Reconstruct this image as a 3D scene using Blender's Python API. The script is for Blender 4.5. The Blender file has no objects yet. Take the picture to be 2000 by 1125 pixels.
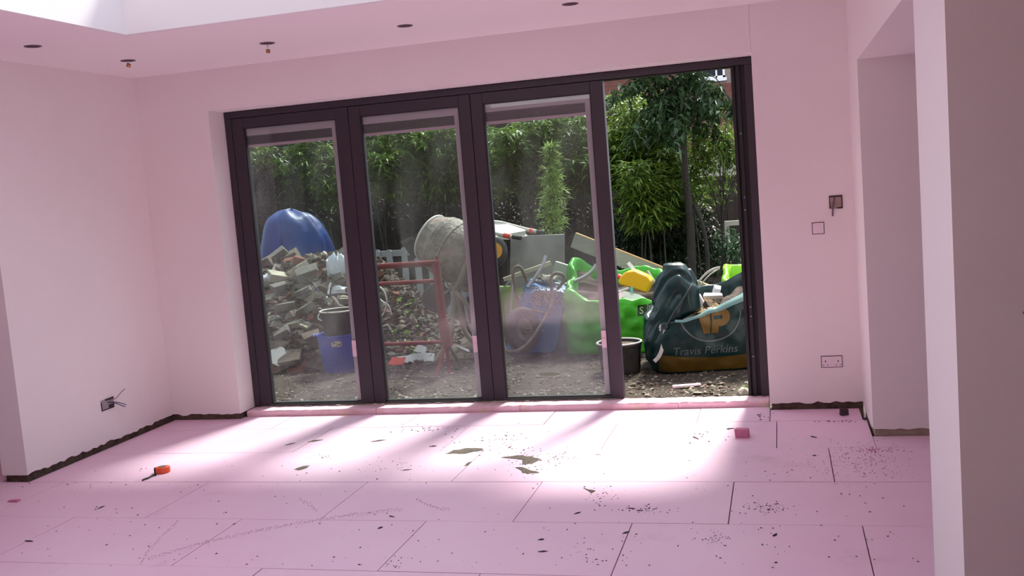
import bpy, bmesh, math, random
from mathutils import Vector, Matrix, noise
from mathutils.bvhtree import BVHTree
S = bpy.context.scene
C = S.collection
rnd = random.Random(7)
PI = math.pi
V = Vector

# ---------------------------------------------------------------- camera, world, sun, exposure
CAM = V((3.801, -6.335, 1.502)); FPX = 1966.7
AX_R = V((0.96423, 0.25312, -0.07865)); AX_D = V((-0.05028, -0.11670, -0.99189)); AX_F = V((-0.26025, 0.96037, -0.09980))
cam = bpy.data.cameras.new('camera'); camo = bpy.data.objects.new('camera', cam); C.objects.link(camo)
cam.sensor_width = 36; cam.lens = FPX / 2000 * 36; cam.clip_start = 0.05; cam.clip_end = 200
camo.matrix_world = Matrix(((AX_R.x, -AX_D.x, -AX_F.x, CAM.x), (AX_R.y, -AX_D.y, -AX_F.y, CAM.y), (AX_R.z, -AX_D.z, -AX_F.z, CAM.z), (0, 0, 0, 1)))
S.camera = camo
w = bpy.data.worlds.new('sky'); S.world = w; w.use_nodes = True
wn = w.node_tree.nodes; bg = wn['Background']
bg.inputs['Color'].default_value = (0.80, 0.88, 1.0, 1); bg.inputs['Strength'].default_value = 1.9
sl = bpy.data.lights.new('sun', 'SUN'); sl.energy = 12.5; sl.angle = math.radians(12.0); sl.color = (1.0, 0.95, 0.87)
so = bpy.data.objects.new('sun', sl); C.objects.link(so); so.location = (4, 8, 12)
so.rotation_euler = V((-0.18, -1.0, -1.22)).to_track_quat('-Z', 'Y').to_euler()
S.view_settings.view_transform = 'Standard'; S.view_settings.look = 'None'; S.view_settings.exposure = 0.0
S.view_settings.gamma = 1.0; S.view_settings.use_curve_mapping = False
S.cycles.transparent_max_bounces = 24; S.cycles.diffuse_bounces = 8; S.cycles.max_bounces = 16

def at(u, v, Y):
    d = AX_F + AX_R * ((u - 1000) / FPX) + AX_D * ((v - 562.5) / FPX)
    return CAM + d * ((Y - CAM.y) / d.y)
def gz(u, v, z=0.0):
    d = AX_F + AX_R * ((u - 1000) / FPX) + AX_D * ((v - 562.5) / FPX)
    return CAM + d * ((z - CAM.z) / d.z)
GZ = -0.03     # level of the ground outside

# ---------------------------------------------------------------- materials
M = {}
def mat(name, col, rough=0.6, col2=None, scale=8.0, lo=0.35, hi=0.65, bump=0.0, bscale=None, metal=0.0, spec=0.5, col3=None, scale3=3.0, lo3=0.55, hi3=0.65, stretch=None, transl=0.0, sheen=0.0):
    m = bpy.data.materials.new(name); m.use_nodes = True; M[name] = m
    nt = m.node_tree; N = nt.nodes; L = nt.links; b = N['Principled BSDF']
    b.inputs['Base Color'].default_value = (*col, 1); b.inputs['Roughness'].default_value = rough
    b.inputs['Metallic'].default_value = metal; b.inputs['Specular IOR Level'].default_value = spec
    tc = N.new('ShaderNodeTexCoord'); src = tc.outputs['Object']
    if stretch:
        mp = N.new('ShaderNodeMapping'); mp.inputs['Scale'].default_value = stretch; L.new(src, mp.inputs['Vector']); src = mp.outputs['Vector']
    out = None
    def layer(prev, c2, sc, l, h):
        nz = N.new('ShaderNodeTexNoise'); nz.inputs['Scale'].default_value = sc; nz.inputs['Detail'].default_value = 6; nz.inputs['Roughness'].default_value = 0.65
        L.new(src, nz.inputs['Vector'])
        mr = N.new('ShaderNodeMapRange'); mr.inputs['From Min'].default_value = l; mr.inputs['From Max'].default_value = h; L.new(nz.outputs['Fac'], mr.inputs['Value'])
        mx = N.new('ShaderNodeMix'); mx.data_type = 'RGBA'; L.new(mr.outputs['Result'], mx.inputs['Factor'])
        if prev is None: mx.inputs['A'].default_value = (*col, 1)
        else: L.new(prev, mx.inputs['A'])
        mx.inputs['B'].default_value = (*c2, 1); return mx.outputs['Result']
    if col2: out = layer(None, col2, scale, lo, hi)
    if col3: out = layer(out, col3, scale3, lo3, hi3)
    if out is not None: L.new(out, b.inputs['Base Color'])
    if bump:
        nz = N.new('ShaderNodeTexNoise'); nz.inputs['Scale'].default_value = bscale or scale * 3; nz.inputs['Detail'].default_value = 5
        L.new(src, nz.inputs['Vector']); bp = N.new('ShaderNodeBump'); bp.inputs['Strength'].default_value = bump; bp.inputs['Distance'].default_value = 0.02
        L.new(nz.outputs['Fac'], bp.inputs['Height']); L.new(bp.outputs['Normal'], b.inputs['Normal'])
    if transl:
        t = N.new('ShaderNodeBsdfTranslucent'); ms = N.new('ShaderNodeMixShader'); ms.inputs[0].default_value = transl
        if out is not None: L.new(out, t.inputs['Color'])
        else: t.inputs['Color'].default_value = (*col, 1)
        L.new(b.outputs[0], ms.inputs[1]); L.new(t.outputs[0], ms.inputs[2]); L.new(ms.outputs[0], N['Material Output'].inputs['Surface'])
    return m

mat('plaster', (0.83, 0.785, 0.775), 0.85, (0.81, 0.765, 0.755), 2.0, bump=0.03, bscale=60, spec=0.2)
mat('plaster_skylit', (0.80, 0.78, 0.775), 0.85, spec=0.2)  # same plaster, whitened for faces the roof light brightens
mat('plaster_grey_shade', (0.62, 0.61, 0.57), 0.85, (0.60, 0.585, 0.55), 2.0, spec=0.2)  # greyed plaster; the pillar's shaded side has its shade in this colour
mat('ceiling_paint', (0.83, 0.78, 0.785), 0.85, spec=0.2)
mat('upstand_paint', (0.80, 0.80, 0.82), 0.8, spec=0.2)
mat('raw_plaster', (0.30, 0.23, 0.19), 0.9, (0.26, 0.20, 0.165), 2.0, spec=0.1)
mat('bare_wall', (0.06, 0.036, 0.030), 0.95, (0.15, 0.105, 0.08), 14, bump=0.8, bscale=40)
mat('bare_beige', (0.44, 0.35, 0.28), 0.95, (0.32, 0.245, 0.20), 14, bump=0.6, bscale=40)
mat('foam', (0.80, 0.525, 0.675), 0.46, (0.82, 0.57, 0.70), 1.6, bump=0.02, bscale=90, spec=0.75, col3=(0.66, 0.42, 0.52), scale3=2.3, lo3=0.62, hi3=0.80)
mat('foam_sill', (0.82, 0.56, 0.64), 0.6, (0.70, 0.44, 0.47), 9, 0.5, 0.7, bump=0.15, bscale=50, col3=(0.75, 0.62, 0.45), scale3=5, lo3=0.62, hi3=0.7)
mat('foam_red', (0.62, 0.20, 0.34), 0.6, (0.5, 0.15, 0.25), 30)
mat('gap_dark', (0.05, 0.025, 0.035), 0.9)
mat('frame_grey', (0.036, 0.027, 0.036), 0.42, spec=0.45)
mat('frame_black', (0.010, 0.009, 0.010), 0.5)
mat('frame_green', (0.02, 0.03, 0.028), 0.4)
mat('blind_grey', (0.60, 0.54, 0.56), 0.6)
mat('blind_dark', (0.12, 0.10, 0.115), 0.6)
mat('blind_pink', (0.66, 0.50, 0.56), 0.5)
mat('screw', (0.8, 0.8, 0.8), 0.3, metal=1.0)
mat('mud', (0.17, 0.14, 0.11), 0.95, (0.11, 0.088, 0.068), 40, bump=0.5)
mat('crumb_dark', (0.055, 0.03, 0.04), 0.9)
mat('crumb_pink', (0.45, 0.10, 0.20), 0.8)
mat('scuff', (0.62, 0.38, 0.50), 0.7)
mat('white_plastic', (0.80, 0.70, 0.74), 0.35)
mat('shadow_line', (0.06, 0.03, 0.05), 0.8)
mat('galv', (0.36, 0.33, 0.34), 0.5, metal=0.6)
mat('cable_grey', (0.16, 0.10, 0.14), 0.6)
mat('cable_brown', (0.26, 0.14, 0.08), 0.6)
mat('cable_blue', (0.07, 0.06, 0.14), 0.6)
mat('brass', (0.42, 0.22, 0.08), 0.35, metal=0.7)
mat('orange', (0.80, 0.10, 0.03), 0.4)
mat('black', (0.012, 0.010, 0.012), 0.5)
mat('black_rubber', (0.022, 0.021, 0.022), 0.75, (0.05, 0.045, 0.04), 12)
mat('soil', (0.060, 0.048, 0.037), 0.95, (0.040, 0.031, 0.025), 7, bump=1.0, bscale=45, col3=(0.15, 0.118, 0.088), scale3=25, lo3=0.55, hi3=0.7, spec=0.1)
mat('stone_a', (0.16, 0.135, 0.105), 0.9, (0.11, 0.09, 0.07), 20, spec=0.2)
mat('stone_b', (0.065, 0.050, 0.038), 0.9, (0.085, 0.066, 0.05), 20, spec=0.2)
mat('stone_c', (0.34, 0.305, 0.25), 0.9, (0.24, 0.215, 0.18), 20, spec=0.2)
mat('stone_d', (0.17, 0.11, 0.085), 0.9, (0.12, 0.072, 0.055), 20, spec=0.2)
mat('brick_red', (0.17, 0.062, 0.042), 0.95, (0.22, 0.16, 0.13), 9, 0.45, 0.7, bump=0.5, bscale=40, spec=0.15)
mat('brick_old', (0.12, 0.088, 0.072), 0.95, (0.17, 0.145, 0.12), 9, bump=0.5, bscale=40, spec=0.15)
mat('block_grey', (0.17, 0.152, 0.13), 0.95, (0.10, 0.093, 0.083), 10, bump=0.5, bscale=40, spec=0.15)
mat('block_pale', (0.245, 0.225, 0.185), 0.95, (0.17, 0.155, 0.13), 10, bump=0.4, bscale=40, spec=0.15)
mat('block_pale_sunlit', (0.40, 0.37, 0.29), 0.95, (0.30, 0.275, 0.22), 10, bump=0.4, bscale=40, spec=0.15)  # pale block colour, lightened for strongly sunlit tops
mat('mound', (0.07, 0.055, 0.046), 0.95, (0.13, 0.105, 0.085), 6, bump=1.0, bscale=25, spec=0.1)
mat('poly_white', (0.78, 0.80, 0.84), 0.3, (0.62, 0.66, 0.72), 14, bump=0.6, bscale=18, transl=0.3)
mat('chip_white', (0.70, 0.68, 0.66), 0.6)
mat('tub_blue', (0.035, 0.06, 0.42), 0.45, (0.06, 0.09, 0.36), 9, col3=(0.22, 0.19, 0.24), scale3=7, lo3=0.62, hi3=0.75)
mat('bucket', (0.012, 0.011, 0.010), 0.6, (0.07, 0.062, 0.052), 10, 0.45, 0.68, bump=0.2)
mat('rim_pale', (0.62, 0.57, 0.53), 0.6, (0.3, 0.26, 0.24), 14, 0.5, 0.7)
mat('label_paper', (0.60, 0.50, 0.45), 0.6, (0.10, 0.08, 0.10), 60, 0.5, 0.54)
mat('tarp', (0.002, 0.026, 0.16), 0.5, (0.006, 0.050, 0.25), 3, bump=0.6, bscale=7, transl=0.15)
mat('red_steel', (0.24, 0.014, 0.020), 0.45, (0.17, 0.016, 0.020), 20, col3=(0.38, 0.26, 0.23), scale3=16, lo3=0.62, hi3=0.70)
mat('rust', (0.14, 0.085, 0.06), 0.8, (0.24, 0.19, 0.16), 25, bump=0.3)
mat('mixer_drum', (0.27, 0.225, 0.185), 0.75, (0.17, 0.145, 0.125), 11, 0.42, 0.6, bump=0.9, bscale=22, col3=(0.34, 0.14, 0.10), scale3=6, lo3=0.57, hi3=0.67)
mat('mixer_frame', (0.20, 0.145, 0.08), 0.75, (0.17, 0.15, 0.125), 12, bump=0.4)
mat('motor_black', (0.035, 0.03, 0.03), 0.4)
mat('dull_black', (0.006, 0.006, 0.006), 0.95, spec=0.1)
mat('orange_disc', (0.75, 0.32, 0.02), 0.5)
mat('grip_red', (0.72, 0.07, 0.04), 0.5)
mat('galv_pale', (0.66, 0.63, 0.56), 0.55, (0.50, 0.46, 0.40), 8, spec=0.5)
mat('barrow_blue', (0.035, 0.115, 0.29), 0.5, (0.05, 0.15, 0.33), 4, bump=0.2, col3=(0.36, 0.33, 0.30), scale3=9, lo3=0.60, hi3=0.68)
mat('barrow_teal', (0.05, 0.20, 0.27), 0.5)
mat('tyre', (0.045, 0.036, 0.032), 0.9, (0.085, 0.07, 0.06), 18, bump=0.5)
mat('cement', (0.45, 0.40, 0.34), 0.95, (0.28, 0.23, 0.19), 25, bump=1.0, bscale=60)
mat('bag_green', (0.07, 0.46, 0.025), 0.40, (0.10, 0.53, 0.04), 5, transl=0.28, bump=0.9, bscale=7)
mat('bag_lime', (0.30, 0.62, 0.02), 0.42, (0.34, 0.66, 0.04), 5, transl=0.45, bump=0.3, bscale=9)
mat('bag_olive', (0.22, 0.36, 0.03), 0.5, (0.27, 0.42, 0.05), 5, transl=0.35, bump=0.3, bscale=9)
mat('bag_dark', (0.003, 0.021, 0.023), 0.33, (0.004, 0.034, 0.034), 5, transl=0.22, bump=0.4, bscale=7, spec=0.4)
mat('bag_inside_lit', (0.16, 0.30, 0.29), 0.4, transl=0.3)
mat('print_yellow', (0.135, 0.072, 0.003), 0.5)
mat('print_grey', (0.085, 0.105, 0.12), 0.5)
mat('print_dark', (0.015, 0.03, 0.015), 0.5)
mat('print_lime', (0.45, 0.75, 0.30), 0.5)
mat('band_yellow', (0.105, 0.060, 0.003), 0.45, (0.075, 0.042, 0.003), 8, bump=0.3, bscale=9, transl=0.1)
mat('strap_white', (0.62, 0.60, 0.58), 0.6, (0.48, 0.46, 0.44), 30)
mat('strap_band', (0.22, 0.22, 0.45), 0.6)
mat('cord_dark', (0.035, 0.045, 0.045), 0.6)
mat('jerry', (0.76, 0.44, 0.012), 0.35, transl=0.15)
mat('jerry_cap', (0.62, 0.04, 0.02), 0.4)
mat('teal_tube', (0.16, 0.40, 0.40), 0.5)
mat('timber_grey', (0.36, 0.34, 0.30), 0.8, (0.29, 0.27, 0.24), 3, stretch=(1, 12, 12), bump=0.2)
mat('timber_edge', (0.56, 0.33, 0.14), 0.8, (0.46, 0.28, 0.12), 6)
mat('timber_pale', (0.62, 0.54, 0.40), 0.8, (0.5, 0.42, 0.3), 6)
mat('plank_green', (0.47, 0.50, 0.42), 0.7, (0.40, 0.42, 0.36), 4)
mat('board_grey', (0.27, 0.26, 0.245), 0.9, (0.20, 0.19, 0.18), 5, bump=0.2, col3=(0.16, 0.145, 0.13), scale3=3, lo3=0.56, hi3=0.66)
mat('picket', (0.34, 0.35, 0.37), 0.8, (0.25, 0.25, 0.26), 14, stretch=(4, 4, 1))
mat('fence_dark', (0.030, 0.022, 0.018), 0.9, (0.05, 0.036, 0.027), 9, stretch=(6, 6, 1))
mat('white_wood', (0.56, 0.54, 0.50), 0.7)
mat('house_brick', (0.22, 0.088, 0.07), 0.9, (0.17, 0.066, 0.054), 5, spec=0.2)
mat('house_buff', (0.30, 0.20, 0.135), 0.9, spec=0.2)
mat('house_mortar', (0.26, 0.215, 0.19), 0.95, spec=0.1)
mat('house_pale', (0.46, 0.43, 0.39), 0.9, (0.38, 0.35, 0.32), 6)
mat('upvc', (0.85, 0.86, 0.88), 0.35)
mat('far_glass', (0.02, 0.03, 0.04), 0.3, spec=0.2)
mat('culm', (0.018, 0.026, 0.012), 0.6, (0.03, 0.034, 0.016), 8)
mat('bark', (0.035, 0.030, 0.024), 0.9, (0.022, 0.019, 0.016), 12, bump=0.5)
mat('weed', (0.16, 0.30, 0.04), 0.6, transl=0.3)
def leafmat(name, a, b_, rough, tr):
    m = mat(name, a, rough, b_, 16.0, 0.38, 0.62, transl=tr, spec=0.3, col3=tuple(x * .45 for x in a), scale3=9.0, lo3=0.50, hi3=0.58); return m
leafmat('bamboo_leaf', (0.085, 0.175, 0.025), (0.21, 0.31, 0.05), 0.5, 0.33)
leafmat('bamboo_shaded', (0.010, 0.024, 0.010), (0.020, 0.042, 0.016), 0.5, 0.15)  # near-black leaf copy, the hedge's deep shade put into its colour
leafmat('sprig_leaf', (0.30, 0.44, 0.11), (0.40, 0.52, 0.17), 0.45, 0.35)
leafmat('tree_leaf', (0.035, 0.080, 0.035), (0.07, 0.125, 0.05), 0.22, 0.16)
leafmat('shrub_leaf', (0.05, 0.12, 0.055), (0.08, 0.16, 0.08), 0.4, 0.2)

def glass_mat():
    m = bpy.data.materials.new('pane_glass'); m.use_nodes = True; M['glass'] = m
    nt = m.node_tree; N = nt.nodes; L = nt.links; N.remove(N['Principled BSDF'])
    tr = N.new('ShaderNodeBsdfTransparent'); tr.inputs['Color'].default_value = (0.86, 0.89, 0.885, 1)
    gl = N.new('ShaderNodeBsdfGlossy'); gl.inputs['Roughness'].default_value = 0.0; gl.inputs['Color'].default_value = (0.95, 0.95, 0.97, 1)
    lw = N.new('ShaderNodeLayerWeight'); lw.inputs['Blend'].default_value = 0.5
    pw = N.new('ShaderNodeMath'); pw.operation = 'POWER'; pw.inputs[1].default_value = 5; L.new(lw.outputs['Facing'], pw.inputs[0])
    fr = N.new('ShaderNodeMath'); fr.operation = 'MULTIPLY_ADD'; fr.inputs[1].default_value = 0.9; fr.inputs[2].default_value = 0.035; L.new(pw.outputs[0], fr.inputs[0])
    mx = N.new('ShaderNodeMixShader'); L.new(fr.outputs[0], mx.inputs[0]); L.new(tr.outputs[0], mx.inputs[1]); L.new(gl.outputs[0], mx.inputs[2])
    # dust on the pane, uneven and wiped
    tc = N.new('ShaderNodeTexCoord'); mp = N.new('ShaderNodeMapping'); mp.inputs['Scale'].default_value = (1.2, 1, 0.7); mp.inputs['Rotation'].default_value = (0, 0.5, 0)
    L.new(tc.outputs['Object'], mp.inputs['Vector'])
    nz = N.new('ShaderNodeTexNoise'); nz.inputs['Scale'].default_value = 2.2; nz.inputs['Detail'].default_value = 5; nz.inputs['Distortion'].default_value = 1.2; L.new(mp.outputs[0], nz.inputs['Vector'])
    mr = N.new('ShaderNodeMapRange'); mr.inputs['From Min'].default_value = 0.35; mr.inputs['From Max'].default_value = 0.7
    mr.inputs['To Min'].default_value = 0.002; mr.inputs['To Max'].default_value = 0.022; L.new(nz.outputs['Fac'], mr.inputs['Value'])
    df = N.new('ShaderNodeBsdfDiffuse'); df.inputs['Color'].default_value = (0.75, 0.72, 0.72, 1)
    tl = N.new('ShaderNodeBsdfTranslucent'); tl.inputs['Color'].default_value = (0.75, 0.72, 0.72, 1)
    ad = N.new('ShaderNodeMixShader'); ad.inputs[0].default_value = 0.5; L.new(df.outputs[0], ad.inputs[1]); L.new(tl.outputs[0], ad.inputs[2])
    m2 = N.new('ShaderNodeMixShader'); L.new(mr.outputs[0], m2.inputs[0]); L.new(mx.outputs[0], m2.inputs[1]); L.new(ad.outputs[0], m2.inputs[2])
    L.new(m2.outputs[0], N['Material Output'].inputs['Surface'])
glass_mat()

# ---------------------------------------------------------------- mesh helpers
class MB:
    def __init__(s): s.v = []; s.f = []; s.mi = []; s.cur = 0
    def add(s, vs, fs):
        o = len(s.v); s.v += [tuple(x) for x in vs]; s.f += [tuple(i + o for i in f) for f in fs]; s.mi += [s.cur] * len(fs); return s
    def box(s, c, size, rot=None, jit=0.0, taper=1.0):
        hx, hy, hz = size[0] / 2, size[1] / 2, size[2] / 2
        vs = [V((x * hx * (taper if z > 0 else 1), y * hy * (taper if z > 0 else 1), z * hz)) for z in (-1, 1) for x, y in ((-1, -1), (1, -1), (1, 1), (-1, 1))]
        if jit: vs = [p + V((rnd.uniform(-jit, jit), rnd.uniform(-jit, jit), rnd.uniform(-jit, jit))) for p in vs]
        if rot is not None: vs = [rot @ p for p in vs]
        c = V(c)
        return s.add([p + c for p in vs], [(3, 2, 1, 0), (4, 5, 6, 7), (0, 1, 5, 4), (1, 2, 6, 5), (2, 3, 7, 6), (3, 0, 4, 7)])
    def b2(s, a, b): # box from two corners
        return s.box(((a[0] + b[0]) / 2, (a[1] + b[1]) / 2, (a[2] + b[2]) / 2), (abs(b[0] - a[0]), abs(b[1] - a[1]), abs(b[2] - a[2])))
    def bar(s, a, b, wd, th, up=(0, 0, 1)):
        a = V(a); b = V(b); d = b - a; L = d.length; x = d / L; up = V(up); y = up.cross(x)
        if y.length < 1e-4: y = V((0, 1, 0)).cross(x)
        y.normalize(); z = x.cross(y)
        return s.box((a + b) / 2, (L, wd, th), Matrix((x, y, z)).transposed())
    def tube(s, pts, r, n=10, close=False, smooth=0):
        pts = [V(p) for p in pts]
        for _ in range(smooth):
            q = [pts[0]]
            for i in range(len(pts) - 1):
                q += [pts[i] * .75 + pts[i + 1] * .25, pts[i] * .25 + pts[i + 1] * .75]
            pts = q + [pts[-1]]
        rr = r if isinstance(r, (list, tuple)) else [r] * len(pts)
        if len(rr) != len(pts): rr = [rr[0] + (rr[-1] - rr[0]) * i / (len(pts) - 1) for i in range(len(pts))]
        vs = []; fs = []; ref = None
        for i, p in enumerate(pts):
            t = (pts[min(i + 1, len(pts) - 1)] - pts[max(i - 1, 0)]); t.normalize()
            if ref is None:
                ref = V((0, 0, 1)) if abs(t.z) < .9 else V((1, 0, 0))
            ref = ref - t * ref.dot(t); ref.normalize(); bi = t.cross(ref)
            vs += [p + (ref * math.cos(2 * PI * k / n) + bi * math.sin(2 * PI * k / n)) * rr[i] for k in range(n)]
        for i in range(len(pts) - 1):
            for k in range(n): fs.append((i * n + k, i * n + (k + 1) % n, (i + 1) * n + (k + 1) % n, (i + 1) * n + k))
        fs.append(tuple(range(n - 1, -1, -1))); m = (len(pts) - 1) * n; fs.append(tuple(range(m, m + n)))
        return s.add(vs, fs)
    def lathe(s, prof, n=32, mt=None, cap0=False, cap1=False):
        mt = mt or Matrix.Identity(4); vs = []; fs = []
        for r, z in prof: vs += [mt @ V((r * math.cos(2 * PI * k / n), r * math.sin(2 * PI * k / n), z)) for k in range(n)]
        for i in range(len(prof) - 1):
            for k in range(n): fs.append((i * n + k, i * n + (k + 1) % n, (i + 1) * n + (k + 1) % n, (i + 1) * n + k))
        if cap0: fs.append(tuple(range(n - 1, -1, -1)))
        if cap1: m = (len(prof) - 1) * n; fs.append(tuple(range(m, m + n)))
        return s.add(vs, fs)
    def torus(s, c, axis, R, r, n=40, k=10, sx=1.0):
        q = V(axis).to_track_quat('Z', 'Y').to_matrix().to_4x4(); mt = Matrix.Translation(V(c)) @ q
        vs = []; fs = []
        for i in range(n):
            a = 2 * PI * i / n
            for j in range(k):
                b = 2 * PI * j / k; vs.append(mt @ V(((R + r * math.cos(b)) * math.cos(a), (R + r * math.cos(b)) * math.sin(a), r * sx * math.sin(b))))
        for i in range(n):
            for j in range(k): fs.append((i * k + j, ((i + 1) % n) * k + j, ((i + 1) % n) * k + (j + 1) % k, i * k + (j + 1) % k))
        return s.add(vs, fs)
    def prism(s, poly, d, mt=None):
        mt = mt or Matrix.Identity(4); n = len(poly)
        vs = [mt @ V((p[0], p[1], 0)) for p in poly] + [mt @ V((p[0], p[1], d)) for p in poly]
        fs = [tuple(range(n - 1, -1, -1)), tuple(range(n, 2 * n))] + [(i, (i + 1) % n, n + (i + 1) % n, n + i) for i in range(n)]
        return s.add(vs, fs)
    def chunk(s, c, size, rot=None, seed=0, amt=0.25):   # irregular stone, 20 triangles base
        t = (1 + 5 ** .5) / 2; r = random.Random(seed)
        vs = [V(p).normalized() for p in ((-1, t, 0), (1, t, 0), (-1, -t, 0), (1, -t, 0), (0, -1, t), (0, 1, t), (0, -1, -t), (0, 1, -t), (t, 0, -1), (t, 0, 1), (-t, 0, -1), (-t, 0, 1))]
        vs = [V((p.x * size[0] / 2, p.y * size[1] / 2, p.z * size[2] / 2)) * r.uniform(1 - amt, 1 + amt) for p in vs]
        if rot is not None: vs = [rot @ p for p in vs]
        return s.add([p + V(c) for p in vs], [(0, 11, 5), (0, 5, 1), (0, 1, 7), (0, 7, 10), (0, 10, 11), (1, 5, 9), (5, 11, 4), (11, 10, 2), (10, 7, 6), (7, 1, 8), (3, 9, 4), (3, 4, 2), (3, 2, 6), (3, 6, 8), (3, 8, 9), (4, 9, 5), (2, 4, 11), (6, 2, 10), (8, 6, 7), (9, 8, 1)])
    def grid(s, rows, closed=True, cap0=False, cap1=False):
        n = len(rows[0]); vs = [p for r in rows for p in r]; fs = []
        for i in range(len(rows) - 1):
            for k in range(n if closed else n - 1): fs.append((i * n + k, i * n + (k + 1) % n, (i + 1) * n + (k + 1) % n, (i + 1) * n + k))
        if cap0: fs.append(tuple(range(n - 1, -1, -1)))
        if cap1: m = (len(rows) - 1) * n; fs.append(tuple(range(m, m + n)))
        return s.add(vs, fs)

def wloc(o):
    p = V((0, 0, 0))
    while o: p = p + o.location; o = o.parent
    return p
def obj(name, mb, m, parent=None, smooth=None, bevel=0.0, origin=None):
    vs = [V(p) for p in mb.v]
    if parent is None:
        if origin is None:
            xs = [p.x for p in vs]; ys = [p.y for p in vs]; zs = [p.z for p in vs]
            origin = V(((min(xs) + max(xs)) / 2, (min(ys) + max(ys)) / 2, min(zs)))
        off = V(origin)
    else: off = wloc(parent)
    me = bpy.data.meshes.new(name)
    me.from_pydata([p - off for p in vs], [], mb.f)
    ms = m if isinstance(m, (list, tuple)) else [m]
    for k in ms: me.materials.append(M[k])
    if len(ms) > 1: me.polygons.foreach_set('material_index', mb.mi)
    if smooth is not None:
        me.polygons.foreach_set('use_smooth', [True] * len(me.polygons))
        if smooth < 180: me.set_sharp_from_angle(angle=math.radians(smooth))
    me.update()
    o = bpy.data.objects.new(name, me); C.objects.link(o)
    if parent: o.parent = parent
    else: o.location = off
    if bevel:
        b = o.modifiers.new('bevel', 'BEVEL'); b.width = bevel; b.segments = 2; b.limit_method = 'ANGLE'
    return o
def fixn(o):   # consistent outward normals
    bm = bmesh.new(); bm.from_mesh(o.data); bmesh.ops.recalc_face_normals(bm, faces=bm.faces); bm.to_mesh(o.data); bm.free(); return o
def tag(o, label, cat, group=None):
    o['label'] = label; o['category'] = cat
    if group: o['group'] = group
    return o
def struct(name, mb, m, parent=None, **k):
    o = obj(name, mb, m, parent, **k)
    if parent is None: o['kind'] = 'structure'
    return o
def thing(name, label, cat, loc, group=None):
    o = bpy.data.objects.new(name, None); C.objects.link(o); o.location = loc; o.empty_display_size = 0.1
    return tag(o, label, cat, group)
def Rz(a): return Matrix.Rotation(a, 3, 'Z')
def Rr(r): return Matrix.Rotation(r.uniform(0, 2 * PI), 3, 'Z') @ Matrix.Rotation(r.uniform(-.9, .9), 3, 'X') @ Matrix.Rotation(r.uniform(-.6, .6), 3, 'Y')

# ---------------------------------------------------------------- room shell
XL, XR, ZC = -0.561, 4.232, 2.4726
DX0, DX1, DT = 0.0, 3.682, 2.190           # door opening in the far wall
YF = 0.20                                  # room face of the door frame
YN, ZO = -0.661, 2.022                     # pier and passage head
YP0, YP1 = -2.92, -3.51                    # near pillar
def wall_run(mb, p0, p1, nrm, th, z1, zb=0.045, amp=0.012, seed=1, holes=()):
    """wall slab along p0->p1 (plan), thickness th away from the room, ragged lower edge"""
    p0 = V((*p0, 0)); p1 = V((*p1, 0)); L = (p1 - p0).length; t = (p1 - p0) / L; n = max(4, int(L / 0.035)); r = random.Random(seed)
    nb = V((*nrm, 0)) * -th
    low = [V((p0 + t * (L * i / n))) + V((0, 0, zb + (r.uniform(-amp, amp) if 0 < i < n else 0) + amp * .7 * noise.noise(V((i * .31, seed * 3.1, 0))))) for i in range(n + 1)]
    top = [V((p.x, p.y, z1)) for p in low]
    rows = [low, top, [p + nb for p in top], [p + nb for p in low]]
    vs = [p for row in rows for p in row]; m = n + 1; fs = []
    for a in range(4):
        b = (a + 1) % 4
        for i in range(n): fs.append((a * m + i, a * m + i + 1, b * m + i + 1, b * m + i))
    fs.append((0, m, 2 * m, 3 * m)); fs.append((n, 3 * m + n, 2 * m + n, m + n))
    mb.add(vs, fs)
def masonry(mb, p0, p1, nrm, th, z=0.12, rec=0.014):
    n = V((*nrm, 0)); a = V((*p0, 0)) - n * rec; b = V((*p1, 0)) - n * (th - .005)
    mb.b2((a.x, a.y, -0.1), (b.x, b.y, z))

# far wall (left part, header, right part)
mb = MB(); wall_run(mb, (XL - .02, 0), (DX0, 0), (0, -1), 0.32, ZC + .02, 0.042, .008, 2)
mb.b2((DX0 - .001, 0.0, DT), (DX1 + .001, 0.32, ZC + .02))
wall_run(mb, (DX1, 0), (XR + .02, 0), (0, -1), 0.32, ZC + .02, 0.040, .008, 3)
wb = fixn(struct('wall_back', mb, 'plaster'))
mb = MB(); masonry(mb, (XL - .12, 0), (DX0 - .012, 0), (0, -1), .32); masonry(mb, (DX1 + .012, 0), (XR, 0), (0, -1), .32)
obj('bare_masonry', mb, 'bare_wall', wb)
# left wall with its narrow end, then set back
mb = MB(); wall_run(mb, (XL, 0), (XL, -1.476), (1, 0), 0.18, ZC + .02, 0.036, .008, 5)
wl = fixn(struct('wall_left', mb, ['plaster', 'plaster_skylit']))
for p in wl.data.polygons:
    if p.normal.y < -.7: p.material_index = 1  # end face whiter, skylight put into its colour
mb = MB(); mb.b2((XL - .165, .0, -.1), (XL - .014, -1.462, .12)); obj('bare_masonry', mb, 'bare_wall', wl)
mb = MB(); mb.b2((-4.2, -1.10, -.1), (XL - .18, -0.9, ZC + .02)); fixn(struct('wall_recess', mb, 'plaster_grey_shade'))
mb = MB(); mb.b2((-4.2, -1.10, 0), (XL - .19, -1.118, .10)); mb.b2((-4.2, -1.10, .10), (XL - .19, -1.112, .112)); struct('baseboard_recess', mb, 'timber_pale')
mb = MB(); mb.b2((-4.3, -9.1, -.1), (-4.2, -0.9, ZC + .02)); struct('wall_far_left', mb, 'raw_plaster')
mb = MB(); mb.b2((-4.3, -9.2, -.1), (8, -9.1, ZC + .02)); struct('wall_rear', mb, 'raw_plaster')
mb = MB(); mb.b2((7.0, -9.2, -.1), (7.1, YP1 + .3, ZC + .02)); struct('wall_far_right', mb, 'raw_plaster')
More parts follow.
